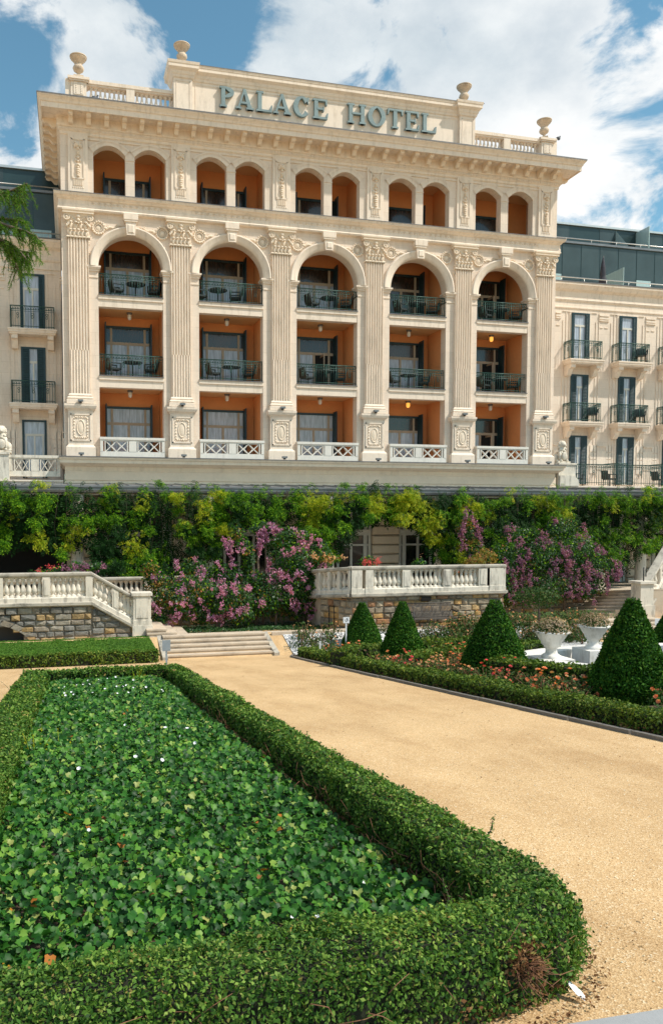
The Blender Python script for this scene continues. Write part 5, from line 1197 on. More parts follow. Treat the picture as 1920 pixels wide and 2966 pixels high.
def masonry(parent, p0, p1, zb, zt, seed, mat='masonry', course=.19, name='stonework', clip=None, back=.25):
    """rock-faced blocks along the line p0-p1 (x,y); zb/zt = bottom and top as functions of the distance along it"""
    r = np.random.default_rng(seed); L = math.hypot(p1[0]-p0[0], p1[1]-p0[1]); dx, dy = (p1[0]-p0[0])/L, (p1[1]-p0[1])/L; nx, ny = dy, -dx
    m = MB(); core = MB(); zmin = min(zb(0), zb(L)); zmax = max(zt(0), zt(L)); z = zmin; row = 0
    def W(s, o, zz): return (p0[0]+dx*s+nx*o, p0[1]+dy*s+ny*o, zz)
    n = 24
    for i in range(n):
        a, b = L*i/n, L*(i+1)/n
        if clip and clip((a+b)/2, (zb(a)+.05)): continue
        core.add([W(a,-.012,zb(a)),W(b,-.012,zb(b)),W(b,-.012,zt(b)-.01),W(a,-.012,zt(a)-.01),W(a,-back,zb(a)),W(b,-back,zb(b)),W(b,-back,zt(b)-.01),W(a,-back,zt(a)-.01)], [(0,1,2,3),(7,6,5,4),(3,2,6,7)])
    while z < zmax-.03:
        hgt = course*r.uniform(.85, 1.15); s = -r.uniform(0, .2); 
        while s < L:
            w = r.uniform(.22, .5); a, b = max(0, s)+.008, min(L, s+w)-.008; s += w
            if b-a < .05: continue
            z0, z1 = z+.008, min(z+hgt-.008, max(zt(a), zt(b)))
            ta, tb = min(z1, zt(a)-.01), min(z1, zt(b)-.01); ba, bb = max(z0, zb(a)), max(z0, zb(b))
            if ta-ba < .03 or tb-bb < .03: continue
            if clip and clip((a+b)/2, (z0+z1)/2): continue
            o = r.uniform(.02, .06); e = .03
            fr = [W(a+e,o+r.normal(0,.008),ba+e),W((a+b)/2,o+r.normal(.012,.01),ba+e*.8),W(b-e,o+r.normal(0,.008),bb+e),W(b-e,o+r.normal(0,.008),tb-e),W((a+b)/2,o+r.normal(.008,.01),(ta+tb)/2-e*.8),W(a+e,o+r.normal(0,.008),ta-e),W((a+b)/2,o+r.normal(.02,.012),(ta+tb+ba+bb)/4)]
            bk = [W(a,-.01,ba),W((a+b)/2,-.01,(ba+bb)/2),W(b,-.01,bb),W(b,-.01,tb),W((a+b)/2,-.01,(ta+tb)/2),W(a,-.01,ta)]
            m.add(fr+bk, [(6,i,(i+1) % 6) for i in range(6)]+[(7+i,7+(i+1) % 6,(i+1) % 6,i) for i in range(6)])
        z += hgt; row += 1
    build('mortar_core', core, M['mortar'], parent); return build(name, m, M[mat], parent)
BH = .60
bal_me = baluster_obj(BH, .085, M['balus'])
def coping(parent, p0, p1, z0, z1, prof, mat, name, nrm=None):
    L = math.hypot(p1[0]-p0[0], p1[1]-p0[1]); dx, dy = (p1[0]-p0[0])/L, (p1[1]-p0[1])/L; nx, ny = (dy, -dx)
    m = MB(); m.strip(prof, (p0[0],p0[1],z0), (p1[0],p1[1],z1), (nx, ny)); return build(name, m, mat, parent)
LEDGE = [(-.35,-.10),(.06,-.10),(.09,-.07),(.13,-.06),(.13,.02),(.09,.035),(-.35,.035)]
PLINTH = [(-.27,0),(.05,0),(.05,.13),(.02,.16),(-.24,.16),(-.27,.13)]
RAIL = [(-.27,0),(.02,0),(.05,.03),(.06,.06),(.06,.11),(.03,.13),(-.26,.13),(-.29,.10),(-.29,.03)]
def balustrade(parent, p0, p1, zl0, zl1, piers, nb, ledge=True, H=.90, drop_ends=False):
    """piers: list of (s0, s1) along the line; nb balusters between consecutive piers; zl = ledge top"""
    L = math.hypot(p1[0]-p0[0], p1[1]-p0[1]); dx, dy = (p1[0]-p0[0])/L, (p1[1]-p0[1])/L; nx, ny = dy, -dx; Z = lambda s: zl0+(zl1-zl0)*s/L
    pt = lambda s, o=0: (p0[0]+dx*s+nx*o, p0[1]+dy*s+ny*o)
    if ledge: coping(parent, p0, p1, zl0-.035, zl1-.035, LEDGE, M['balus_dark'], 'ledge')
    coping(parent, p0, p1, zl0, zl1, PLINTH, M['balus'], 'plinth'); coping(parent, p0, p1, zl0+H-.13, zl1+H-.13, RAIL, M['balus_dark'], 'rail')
    for (a, b) in piers:
        m = MB(); vs = []
        for s, zz in ((a, Z(a)), (b, Z(b))):
            for o in (.035, -.255): x, y = pt(s, o); vs += [(x, y, zz+.15), (x, y, zz+H-.125)]
        m.add(vs, [(0,4,5,1),(6,2,3,7),(2,0,1,3),(4,6,7,5)]); vs = []
        for s, zz in ((a+.05, Z(a+.05)), (b-.05, Z(b-.05))):
            for o in (.05, .03): x, y = pt(s, o); vs += [(x, y, zz+.22), (x, y, zz+H-.19)]
        if b-a > .18: m.add(vs, [(0,4,5,1),(2,0,1,3),(4,6,7,5),(1,5,7,3),(0,2,6,4)])
        build('pier', m, M['balus'], parent)
    for i in range(len(piers)-1):
        a, b = piers[i][1], piers[i+1][0]; n = nb[i]
        for k in range(n):
            s = a+(b-a)*(k+.5)/n; x, y = pt(s, -.11); o = put(bal_me, parent, (x, y, Z(s)+.155)); o.scale = (1, 1, (H-.29)/BH)

# left stair: horizontal run, sloping run, end pier
WL = 24.6; zl = gz(WL, 1.79)
lt = thing('stone_balustrade', 'lichened white balustrade on a stone wall, sloping down to a pier left of the steps', 'balustrade', (-1, WL, gz(WL, .6)))
balustrade(lt, (-9, WL), (.66, WL), zl, zl, [(.2,.4),(1.7,1.93),(3.2,3.45),(4.8,5.05),(6.9,7.07),(8.21,8.44),(9.49,9.66)], [7,7,7,7,7,7])
balustrade(lt, (.66, WL), (1.98, WL), zl, gz(WL, 1.0), [(0,.04),(.62,.82),(1.30,1.33)], [4, 4], H=.90)
masonry(lt, (-9, WL), (.66, WL), lambda s: gz(WL, .55), lambda s: zl-.12, 3, 'masonry_grey', clip=lambda s, z: ((s-9+3.2)/2.05)**2+((z-gz(WL, .50))/.78)**2 < 1)
masonry(lt, (.66, WL), (1.98, WL), lambda s: gz(WL, .55), lambda s: zl-.12-s*.6, 4, 'masonry_grey')
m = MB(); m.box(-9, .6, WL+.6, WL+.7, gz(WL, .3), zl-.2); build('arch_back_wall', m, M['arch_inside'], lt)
m = MB(); n = 16
for i in range(n):
    a0, a1 = PI*i/n, PI*(i+1)/n; q = lambda a, k: (-3.2+(2.05+k)*math.cos(a), gz(WL, .50)+(.78+k*.8)*math.sin(a))
    m.prism([q(a0+.01, 0), q(a0+.01, .2), q(a1-.01, .2), q(a1-.01, 0)], WL-.05, WL+.3)
build('arch_ring', m, M['masonry_grey'], lt)
m = MB(); x0, x1, y0, y1 = 1.92, 2.46, WL-.10, WL+.46; zb = gz(WL, .70)
m.box(x0-.03, x1+.05, y0-.04, y1+.04, zb-.2, zb+.30); m.box(x0-.01, x1+.03, y0-.02, y1+.02, zb+.30, zb+.46); m.box(x0, x1, y0, y1, zb+.46, gz(WL, 1.93)); m.box(x0-.05, x1+.05, y0-.05, y1+.05, gz(WL, 1.93), gz(WL, 2.02)); m.box(x0+.08, x1-.08, y0-.015, y0, zb+.54, gz(WL, 1.86)); m.box(x1, x1+.015, y0+.08, y1-.08, zb+.54, gz(WL, 1.86))
build('end_pier', m, M['balus'], lt)
m = MB()
for i, (a, b, h) in enumerate(((2.3,3.6,.70),(2.3,3.2,.80),(2.3,2.9,.90))): m.box(a, b, WL-.55+.1*i, WL+1.6, gz(WL, .5), gz(WL, h)-.05); m.box(a, b+.03, WL-.58+.1*i, WL+1.6, gz(WL, h)-.045, gz(WL, h))
tag(build('side_steps', m, M['step']), 'three short side steps beside the left stair pier', 'steps')
# right terrace
rt = thing('terrace', 'projecting stone terrace with white balustrade behind the yew cones', 'terrace', (12, WL, gz(WL, .6)))
zr = gz(WL, 1.83)
balustrade(rt, (9.10, WL), (14.82, WL), zr, zr, [(.02,.40),(.53,.80),(1.85,2.15),(3.36,3.67),(4.70,5.02),(5.11,5.64)], [0,6,7,6,0])
balustrade(rt, (8.42, 25.9), (9.10, WL), gz(25.9, 1.83), zr, [(0,.08),(.42,.54),(.88,1.0),(1.38,1.47)], [2,2,2])
balustrade(rt, (8.42, 28), (8.42, 25.9), gz(28, 1.83), gz(25.9, 1.83), [(0,.2),(1.9,2.1)], [8])
balustrade(rt, (14.82, WL), (14.82, 28), zr, gz(28, 1.83), [(0,.2),(3.2,3.4)], [12])
masonry(rt, (9.16, WL+.03), (14.76, WL+.03), lambda s: gz(WL, .55), lambda s: zr-.12, 5, course=.20)
masonry(rt, (8.47, 25.9), (9.16, WL+.03), lambda s: gz(25.2, .55), lambda s: gz(25.3, 1.83)-.10, 6, course=.20)
masonry(rt, (14.76, WL), (14.76, 28), lambda s: gz(26, .55), lambda s: zr-.12-.11*s, 7, course=.20)
m = MB(); m.box(9.05, 9.15, WL-.10, WL, gz(WL, .55), gz(WL, .6)); m.prism_xy([(8.5,25.9),(9.18,WL+.08),(14.74,WL+.08),(14.74,28.2),(8.5,28.2)], gz(28, .3), lambda y: gz(y, 1.77)); build('terrace_floor', m, M['step'], rt)
m = MB()
for x in (9.12, 9.62, 14.21): w_ = .37 if x < 9.5 else (.27 if x < 10 else .53); m.box(x, x+w_, WL-.045, WL+.3, zr+.13, zr+.78); m.box(x-.02, x+w_+.02, WL-.07, WL+.3, zr, zr+.17)
build('corner_pier', m, M['balus'], rt)
m = MB(); m.box(0, .36, -.03, 0, 0, .16); m.box(.02, .34, -.034, -.03, .02, .14); o = tag(build('plaque', m, M['plaque']), 'small dark plaque set in the terrace wall above the bench', 'plaque'); o.location = (11.62, WL-.05, gz(WL, 1.52))
m = MB()
for a, b in (((0,0,0),(0,0,.75)),((.14,-.12,0),(.14,-.12,.75)),((0,0,.75),(.14,-.12,.75))): m.tube([a, b], .018, 5)
o = tag(build('iron_frame', m, M['plaque']), 'narrow rusty iron frame fixed to the angled terrace wall', 'iron frame'); o.location = (8.62, 25.4, gz(25.4, .68))
m = MB(); m.box(6.2, 17, 23.9, WL+.1, gz(WL, .5), gz(WL, .655)); m.box(6.2, 17, 23.85, 23.95, gz(24, .5), gz(24, .67)); tag(build('wall_path_edge', m, M['step']), None, None, None, 'structure')
# back retaining wall with balustrade
bw = thing('stone_balustrade', 'rear retaining wall with a white balustrade, half hidden behind the pink blossoms', 'balustrade', (5, 28, -2))
balustrade(bw, (-8, 28), (8.4, 28), gz(28, 1.77), gz(28, 1.77), [(.1,.3)]+[(1.85+1.75*k, 2.15+1.75*k) for k in range(8)]+[(16.1,16.3)], [8]+[8]*8, H=.86)
masonry(bw, (1.6, 28), (8.4, 28), lambda s: gz(28, .5), lambda s: gz(28, 1.66), 8)
bw2 = thing('stone_balustrade', 'rear retaining wall with a white balustrade behind the right flowering mass', 'balustrade', (18, 28, -2))
balustrade(bw2, (14.85, 28), (21.5, 28), gz(28, 1.77), gz(28, 1.77), [(.1,.3),(2.2,2.5),(4.4,4.7),(6.35,6.6)], [9,9,8], H=.86)
masonry(bw2, (14.85, 28), (23, 28), lambda s: gz(28, .5), lambda s: gz(28, 1.66), 9)
m = MB(); m.box(-22, 46, 28.25, 32.6, -2.0, gz(28, 1.66)); struct('veranda_floor', m, M['step'])
m = MB(); m.box(-22, .6, 25.35, 28.25, -2.5, gz(WL, 1.6)); m.box(23.05, 46, 24.9, 28.25, -2.5, gz(WL, 1.6)); struct('upper_terrace_floor', m, M['step'])

# right stair flight and its balustrade
t = thing('stone_steps', 'staggered flight of steps climbing right to the veranda beside the purple flowers', 'steps', (20.5, 26.5, gz(26, .6)))
for i in range(9):
    m = MB(); x = 19.3+.27*i; zt_ = gz(26, .62)+.123*(i+1); xe = x+.30 if i < 8 else 23; m.box(x+.03, xe, 25.25, 27.85, -2.6, zt_-.045); m.box(x, xe, 25.24, 27.86, zt_-.045, zt_); m.xform(lambda p: (p[0], p[1], p[2]-S*(p[1]-26) if p[2] > -2.5 else p[2])); build('step', m, M['step'], t)
rs = thing('stone_balustrade', 'white balustrade climbing steeply at the right edge of the picture', 'balustrade', (20.5, 25, gz(25, .6)))
th = math.radians(32); P0 = (21.18, 25.1); P1 = (21.18+3.2*math.cos(th), 25.1+3.2*math.sin(th))
balustrade(rs, P0, P1, gz(25, 1.10), gz(25, 1.10)+1.75, [(.02,.05),(1.1,1.3),(2.3,2.5),(3.1,3.2)], [4,4,4])
masonry(rs, P0, P1, lambda s: gz(25, .55), lambda s: gz(25, .98)+s*.54, 10)
m = MB(); m.box(20.50, 21.16, 24.72, 25.35, gz(25, .55), gz(25, 1.15)); m.box(20.55, 21.11, 24.77, 25.30, gz(25, 1.15), gz(25, 1.95)); m.box(20.48, 21.18, 24.70, 25.36, gz(25, 1.95), gz(25, 2.04)); build('end_pier', m, M['balus'], rs)
m = MB(); m.tube([(20.85,25.0,gz(25,2.04)),(20.85,25.0,gz(25,2.55))], .025, 6); m.tube([(20.95,25.0,gz(25,2.5)),(21.2,25.3,gz(25,2.18))], .02, 6); build('handrail', m, M['black'], rs)

# bench
t = thing('park_bench', 'dark slatted bench standing against the terrace wall', 'bench', (11.8, 24.1, gz(24.1, .66))); zb = gz(24.1, .66)
m = MB()
for i in range(34): x = 11.0+1.62*i/33; m.add([(x,24.22,zb+.30),(x+.026,24.22,zb+.30),(x+.026,24.42,zb+.75),(x,24.42,zb+.75),(x,24.24,zb+.30),(x+.026,24.24,zb+.30),(x+.026,24.44,zb+.75),(x,24.44,zb+.75)],[(0,1,2,3),(0,4,5,1),(2,6,7,3),(1,5,6,2),(3,7,4,0)])
m.tube([(10.98,24.42,zb+.75),(12.66,24.42,zb+.75)], .022, 6); m.tube([(10.98,24.22,zb+.31),(12.66,24.22,zb+.31)], .022, 6); build('backrest', m, M['wood'], t)
m = MB()
for i in range(6): m.box(10.98, 12.66, 23.76+.075*i, 23.815+.075*i, zb+.27, zb+.295)
build('seat', m, M['wood'], t)
for x in (11.02, 12.62):
    m = MB(); m.tube([(x,23.8,zb),(x,23.78,zb+.50),(x,24.3,zb+.53)], .02, 6); build('armrest', m, M['black'], t); m = MB(); m.tube([(x,24.2,zb),(x,24.22,zb+.3)], .02, 6); build('leg', m, M['black'], t)
# signs on posts
def sign(x, y, h, w, hh, mat, lab, post_w=.02, rz=0, scrib=False):
    z = gz(y) if y < 22.5 else gz(y, .1); t = thing('garden_sign', lab, 'sign', (x, y, z)); m = MB(); m.box(x-post_w, x+post_w, y-.01, y+.01, z-.02, z+h-.02); build('post', m, mat, t)
    m = MB(); m.box(x-w/2, x+w/2, y-.016, y-.011, z+h-hh, z+h); pn = build('panel', m, mat, t)
    if scrib:
        m = MB()
        for i in range(5):
            a = RNG.uniform(-.3, .1)*w; m.box(x+a, x+a+.18*w, y-.0185, y-.0165, z+h-hh*(.3+.12*i), z+h-hh*(.3+.12*i)+.02)
        m.torus(x+.2*w, y-.018, z+h-hh*.5, .018, .004, 10, 4); build('print', m, M['black'], pn)
    t.rotation_euler = (0, 0, rz)
sign(2.11, 17.6, .83, .185, .25, M['sign_grey'], 'grey metal sign seen from behind on a thin post, far end of the ivy bed')
sign(8.22, 22.6, 1.0, .20, .19, M['sign_white'], 'small white sign with dark print beside the leftmost yew cone', scrib=True)
sign(18.5, 21.5, .75, .22, .20, M['sign_white'], 'small pale sign in front of the wide right-hand steps')
m = MB(); m.box(-.02, .02, -.02, .02, 0, .22); o = tag(build('marker_post', m, M['sign_white']), 'short white marker stake in the low hedge near the first yew cone', 'stake'); o.location = (6.86, 21.0, gz(21, .25))
# ================================================================== CLIMBERS
ZB = [(-22,0.4),(-3.25,0.57),(-2.38,0.41),(-1.5,0.6),(-0.62,0.32),(-0.17,0.16),(-0.01,0.5),(0.67,0.43),(0.97,-0.33),(1.51,-0.58),(2.13,-0.51),(3.24,-0.61),(4.37,-0.55),(5.69,0.25),(6.2,1.3),(7.1,1.3),(7.72,-0.44),(8.76,-0.63),(9.55,-0.73),(10.35,0.02),(10.97,0.95),(11.15,1.34),(12.33,1.44),(13.44,1.37),(13.92,0.94),(14.21,0.15),(15.08,-0.25),(17.43,-0.6),(20.18,-0.65),(22.29,-0.78),(23.7,-0.72),(24.04,-0.3),(24.43,0.0),(25.32,0.55),(26.65,0.4),(46,.3)]
YEL = [(0.29,0.85,0.53),(3.66,1.47,0.37),(3.9,2.35,0.4),(4.55,1.87,0.66),(9.36,2.3,0.75),(9.1,1.72,0.42),(2.63,2.19,0.3),(5.69,1.14,0.42),(11.77,2.23,0.5),(13.44,2.06,0.9),(14.39,1.02,0.85),(15.91,2.07,0.55),(16.12,1.28,0.42),(20.12,1.9,0.3),(22.64,2.09,0.45),(21.08,0.81,0.2),(-1.93,1.56,0.25),(5.37,2.52,0.33),(10.51,2.39,0.33),(17.9,1.0,0.3),(15.8,.3,.5)]
zbx = np.array([p[0] for p in ZB]); zby = np.array([p[1] for p in ZB])
VN = LN(31, 1.1); VN2 = LN(32, 3.0)
def wisteria(x0, x1, lab, seed, dens=200):
    r = np.random.default_rng(seed); t = thing('climbing_vine', lab, 'climbing plant', ((x0+x1)/2, 29.6, 2.6), 'vines hanging from the veranda roof')
    A = (x1-x0)*3.2; nc = int(A*6.0); cx = r.uniform(x0, x1, nc); cz = r.uniform(-1.0, 3.0, nc); zb = np.interp(cx, zbx, zby)
    k = cz > zb+.10; cx, cz = cx[k], cz[k]; cw = 29.25+.22*VN(np.stack([cx, cx*0, cz], 1))-np.abs(r.normal(0, .28, len(cx)))+.15; cr = r.uniform(.10, .30, len(cx))
    n = int(A*dens); i = r.integers(0, len(cx), n); g = r.normal(size=(n, 3))
    P = np.stack([cx[i]+g[:, 0]*cr[i]*.75, cw[i]+g[:, 1]*cr[i]*.28, cz[i]+g[:, 2]*cr[i]*.75], 1)
    over = P[:, 2] > 2.62; kk = (P[:, 2] > np.interp(P[:, 0], zbx, zby)+.12-.16*r.random(n)) & (~over | ((r.random(n) < .30) & (P[:, 2] < 3.05)))
    P, i = P[kk], i[kk]; P[:, 1] = np.where(P[:, 2] > 2.5, np.minimum(P[:, 1], 29.55), P[:, 1]); n = len(P)
    NN = np.stack([r.normal(0, .55, n), -1+r.normal(0, .45, n), .55+r.normal(0, .5, n)], 1); T = np.stack([r.normal(0, .75, n), r.normal(-.25, .4, n), -np.abs(r.normal(.55, .5, n))+.1], 1)
    yd = np.full(n, 9.)
    for a, b, c in YEL: yd = np.minimum(yd, np.hypot(P[:, 0]-a, P[:, 2]-b)/c)
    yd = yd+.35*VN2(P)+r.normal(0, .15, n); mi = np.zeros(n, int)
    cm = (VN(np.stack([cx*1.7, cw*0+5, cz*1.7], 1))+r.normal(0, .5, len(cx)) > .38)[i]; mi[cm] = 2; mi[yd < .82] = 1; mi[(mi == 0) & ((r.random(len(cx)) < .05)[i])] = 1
    scatter('foliage', PINN, P, NN, r.uniform(.13, .25, n), [M['wist'], M['wist_yellow'], M['wist_shade']], t, T=T, midx=mi)
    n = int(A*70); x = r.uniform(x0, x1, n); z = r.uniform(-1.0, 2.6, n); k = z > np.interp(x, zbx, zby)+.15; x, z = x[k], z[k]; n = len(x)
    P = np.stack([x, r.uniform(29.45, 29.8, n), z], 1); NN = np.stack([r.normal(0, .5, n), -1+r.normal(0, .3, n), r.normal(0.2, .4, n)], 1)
    scatter('inner_foliage', PINN, P, NN, r.uniform(.28, .42, n), M['wist_shade'], t, T=np.stack([r.normal(0, .5, n), x*0, -np.ones(n)], 1))
    m = MB()
    for q in range(int((x1-x0)*2.2)):
        x = r.uniform(x0, x1); z1 = max(np.interp(x, zbx, zby)-.1, -1); m.tube([(x, 29.5, 2.7), (x+r.normal(0, .15), 29.35, (2.7+z1)/2), (x+r.normal(0, .2), 29.3, z1)], [.014, .010, .005], 4)
    build('stem', m, M['vinestem'], t); return t
VS = [(-22,-3.6,'long vine curtain at the far left, out towards the garden edge',60),(-3.6,-.2,'dark green vine over the black opening at the left edge of the veranda',235),(-.2,3.0,'vine with a yellow patch hanging over the left white column',235),(3.0,6.3,'vine mottled with yellow above the low pink-flowering bush',235),(6.3,9.2,'dark green vine behind the tall pink flower sprays',235),(9.2,11.2,'yellow-streaked vine just left of the exposed rusticated pier',235),(11.2,13.9,'short green vine fringe above the pale window on the terrace',240),(13.9,16.6,'bright yellow-green vine hanging at the right end of the terrace',240),(16.6,20.2,'deep green vine above the mauve-flowering mass',235),(20.2,24.4,'dense green vine reaching down to the right-hand steps',240),(24.4,29,'green vine at the right edge behind the right column',190),(29,46,'long vine curtain beyond the right edge of the picture',50)]
for i, (a, b, lab, d) in enumerate(VS): wisteria(a, b, lab, 50+i, d)

def flowering(name, blobs, lab, seed, nleaf, npan, petal, leafsize=.085, pan_len=.45, anchor=None, red=.08, stems=(), pan_size=.085, base=None):
    r = np.random.default_rng(seed); c = np.array([b[:3] for b in blobs]); R = np.array([b[3:6] for b in blobs]); vol = R.prod(1)**.67; pr = vol/vol.sum()
    t = thing(name, lab, 'flowering shrub', tuple(base or (float(c[:, 0].mean()), float(c[:, 1].mean()), -2.3)))
    i = r.choice(len(c), nleaf, p=pr); d = unit(r.normal(size=(nleaf, 3))); d[:, 1] = -np.abs(d[:, 1])*np.where(r.random(nleaf) < .8, 1, -1); rr = r.random(nleaf)[:, None]**.33
    P = c[i]+d*R[i]*rr; P += .16*np.stack([VN2(P), VN2(P+3), VN2(P+7)], 1)+r.normal(0, .04, P.shape); NN = d*.8+np.array([0, -.35, .4])+r.normal(0, .55, P.shape); T = r.normal(0, .6, P.shape)+np.array([0, 0, -.5])
    mi = (r.random(nleaf) < .25).astype(int); mi[(VN2(P*1.3)+r.normal(0, .4, nleaf) > 1.25-red*3)] = 2
    scatter('foliage', LEAF, P, NN, r.uniform(leafsize*.7, leafsize*1.5, nleaf), [M['myrt'], M['wist'], M['myrt_red']], t, T=T, midx=mi)
    Pq, Nq, Zq = [], [], []
    for q in range(max(1, int(npan*.62))):
        j = r.choice(len(c), p=pr); d = unit(r.normal(size=3)); d[1] = -abs(d[1]); p = c[j]+d*R[j]*1.03; L = pan_len*r.uniform(.25, 1.15); sx = r.normal(0, .3); k = int(5+L*30)
        for s in range(k):
            f = s/k; q_ = p+np.array([sx*L*f, -.10-.10*math.sin(f*3), .05-L*f])+r.normal(0, .035+.02*(1-f), 3); Pq.append(q_); Nq.append(r.normal(size=3)); Zq.append(pan_size*.72*r.uniform(.6, 1.2))
    if anchor:
        for (x, y, z, L, sx) in anchor:
            k = int(30*L+6)
            for s in range(k):
                f = s/k; Pq.append(np.array([x+sx*L*f*f, y-.1, z-L*f])+r.normal(0, .05*(1.3-f), 3)); Nq.append(r.normal(size=3)); Zq.append(pan_size*.8*r.uniform(.8, 1.35))
    scatter('blossom', PETAL, np.array(Pq), np.array(Nq), np.array(Zq), M[petal], t)
    m = MB()
    for (x, y, z0, x1, y1, z1, rad) in stems: m.tube([(x,y,z0),((x+x1)/2+.08,(y+y1)/2,(z0+z1)/2),(x1,y1,z1)], [rad, rad*.8, rad*.5], 7)
    if stems: build('stem', m, M['bark'], t)
    return t
zg = gz(26.3, .6)
flowering('flowering_shrub', [(4.2,26.3,-.75,1.0,.55,.42),(3.35,26.2,-1.15,.62,.5,.45),(5.2,26.3,-1.1,.9,.55,.55),(3.1,27.3,-.7,.65,.3,.55),(4.3,27.4,-.25,1.0,.3,.5),(5.4,27.4,-.35,.7,.3,.5),(2.75,27.5,-.35,.35,.25,.35),(4.2,26.4,-1.5,1.0,.4,.45),(3.0,26.2,-1.75,.35,.35,.2),(5.6,26.4,-1.7,.7,.4,.35)], 'rounded crape myrtle bush full of pink blossoms directly behind the steps', 70, 11500, 130, 'pink', red=.17, pan_len=.20, stems=[(3.6,26.4,zg,3.7,26.4,-1.0,.045),(4.9,26.4,zg,4.75,26.4,-1.2,.06),(5.0,26.4,zg,5.3,26.4,-1.2,.04)])
flowering('flowering_shrub', [(7.0,26.9,-1.2,1.3,.5,.75),(8.1,26.9,-.9,.9,.5,1.0),(6.15,27.4,.35,.34,.3,.75),(8.9,27.2,.1,.5,.35,.8),(7.9,27.0,-.1,.95,.45,.8),(7.7,27.5,.8,.9,.4,.55),(6.4,27.2,-.6,.55,.4,.35),(8.7,27.0,-1.5,.5,.5,.6),(5.9,27.6,1.0,.35,.3,.3),(6.9,27.6,1.25,.5,.3,.25)], 'tall climber with hanging magenta-pink sprays in the middle, left of the terrace', 71, 13500, 84, 'pink', red=.08, pan_len=.26,
    anchor=[(6.75,27.4,1.25,.9,-.15),(6.62,27.4,1.15,.85,.0),(6.85,27.4,1.3,.55,.2),(5.55,27.4,.65,.55,.25),(5.4,27.4,.95,.4,.1),(8.35,27.3,.85,1.25,.55),(8.5,27.3,.4,1.0,.25),(8.2,27.3,1.05,.7,.35),(7.55,27.3,.1,1.05,.1),(7.5,27.3,.35,.6,.0),(7.45,27.2,.0,1.0,.0),(6.4,27.2,-.45,.75,.75),(6.6,27.2,-.6,.6,.55),(7.2,27.4,1.35,.5,-.1),(7.4,27.4,1.3,.6,.25),(8.9,27.0,-.5,.5,.4),(8.1,27.2,.7,.5,.2),(7.0,27.3,1.5,.4,.3),(7.9,27.3,1.3,.6,.5),(8.0,27.2,.3,.8,.3),(7.0,27.3,.2,.5,-.2),(8.75,27.2,.9,.9,.4)],
    stems=[(6.5,27.4,zg-.1,6.6,27.5,1.0,.07),(6.75,27.3,zg-.1,6.9,27.5,1.2,.05),(8.3,27.1,zg-.1,8.2,27.3,.6,.05),(7.1,26.8,zg,7.0,26.9,-1.0,.05)])
flowering('flowering_shrub', [(15.5,28.7,1.2,.42,.3,.8),(15.9,28.6,.4,.5,.35,.5)], 'narrow mauve flower sprays hanging at the right end of the terrace', 72, 1300, 10, 'mauve', red=.3, pan_len=.3, anchor=[(15.35,28.5,2.0,1.1,-.25),(15.25,28.5,1.3,1.0,-.1),(15.6,28.5,1.8,.7,.7),(15.9,28.5,1.15,.4,.3)], stems=[(15.6,28.8,-1.5,15.6,28.8,1.6,.04)])
flowering('flowering_shrub', [(17.0,27.9,-.1,1.0,.5,.9),(16.4,27.6,-.9,.9,.5,.8),(18.3,27.6,.0,1.1,.6,.9),(19.7,27.5,.0,1.2,.6,.95),(20.6,27.4,-.5,.9,.5,.8),(18.4,27.3,-1.05,1.3,.5,.6),(20.0,27.2,-1.15,.9,.45,.45),(19.5,28.2,1.1,1.0,.4,.5),(16.6,27.5,-1.5,.8,.4,.4),(17.6,28.2,1.0,.9,.4,.4)], 'large mass of crape myrtle with mauve-pink blossoms between the terrace and the right steps', 73, 17000, 250, 'mauve', red=.06, pan_len=.38,
    stems=[(17.5,27.7,zg-.2,17.4,27.7,-1.0,.06),(19.3,27.6,zg-.2,19.2,27.6,-1.0,.06)])
flowering('autumn_shrub', [(15.3,27.5,-.30,.75,.4,.40),(15.9,27.6,-.05,.5,.4,.4),(14.7,27.5,-.5,.35,.3,.2)], 'small orange and yellow leaved shrub rising over the right end of the terrace balustrade', 74, 2600, 7, 'coral', red=.62, pan_len=.1)
flowering('geranium', [(10.0,25.3,-.0+.10,.34,.25,.20)], 'red geraniums flowering on the left end of the terrace balustrade', 75, 550, 34, 'red', pan_len=.05, red=0, pan_size=.05, base=(10.0,25.3,-.15))
flowering('geranium', [(8.9,27.0,.20,.75,.3,.14)], 'straggly pale pink flowers spilling over the angled corner of the terrace', 76, 700, 30, 'peach', pan_len=.07, red=.5, pan_size=.05, base=(8.9,27,0))
flowering('petunias', [(.2,25.6,.06,.42,.2,.10),(.75,25.6,.04,.4,.2,.10)], 'purple petunias behind the left balustrade at the foot of the white column', 77, 500, 42, 'mauve', pan_len=.05, red=0, pan_size=.06, base=(.4,25.6,-.1))
flowering('geranium', [(-.75,25.7,.03,.5,.2,.09)], 'red geraniums behind the left balustrade, left of the white column', 78, 300, 14, 'red', pan_len=.05, red=0, pan_size=.045, base=(-.75,25.7,-.1))
flowering('shrub', [(11.35+.6,25.6,.05,.2,.2,.22)], 'little dark potted shrub behind the terrace balustrade in front of the rusticated pier', 79, 300, 0+1, 'peach', pan_len=.02, red=0, pan_size=.03, base=(11.9,25.6,-.4))
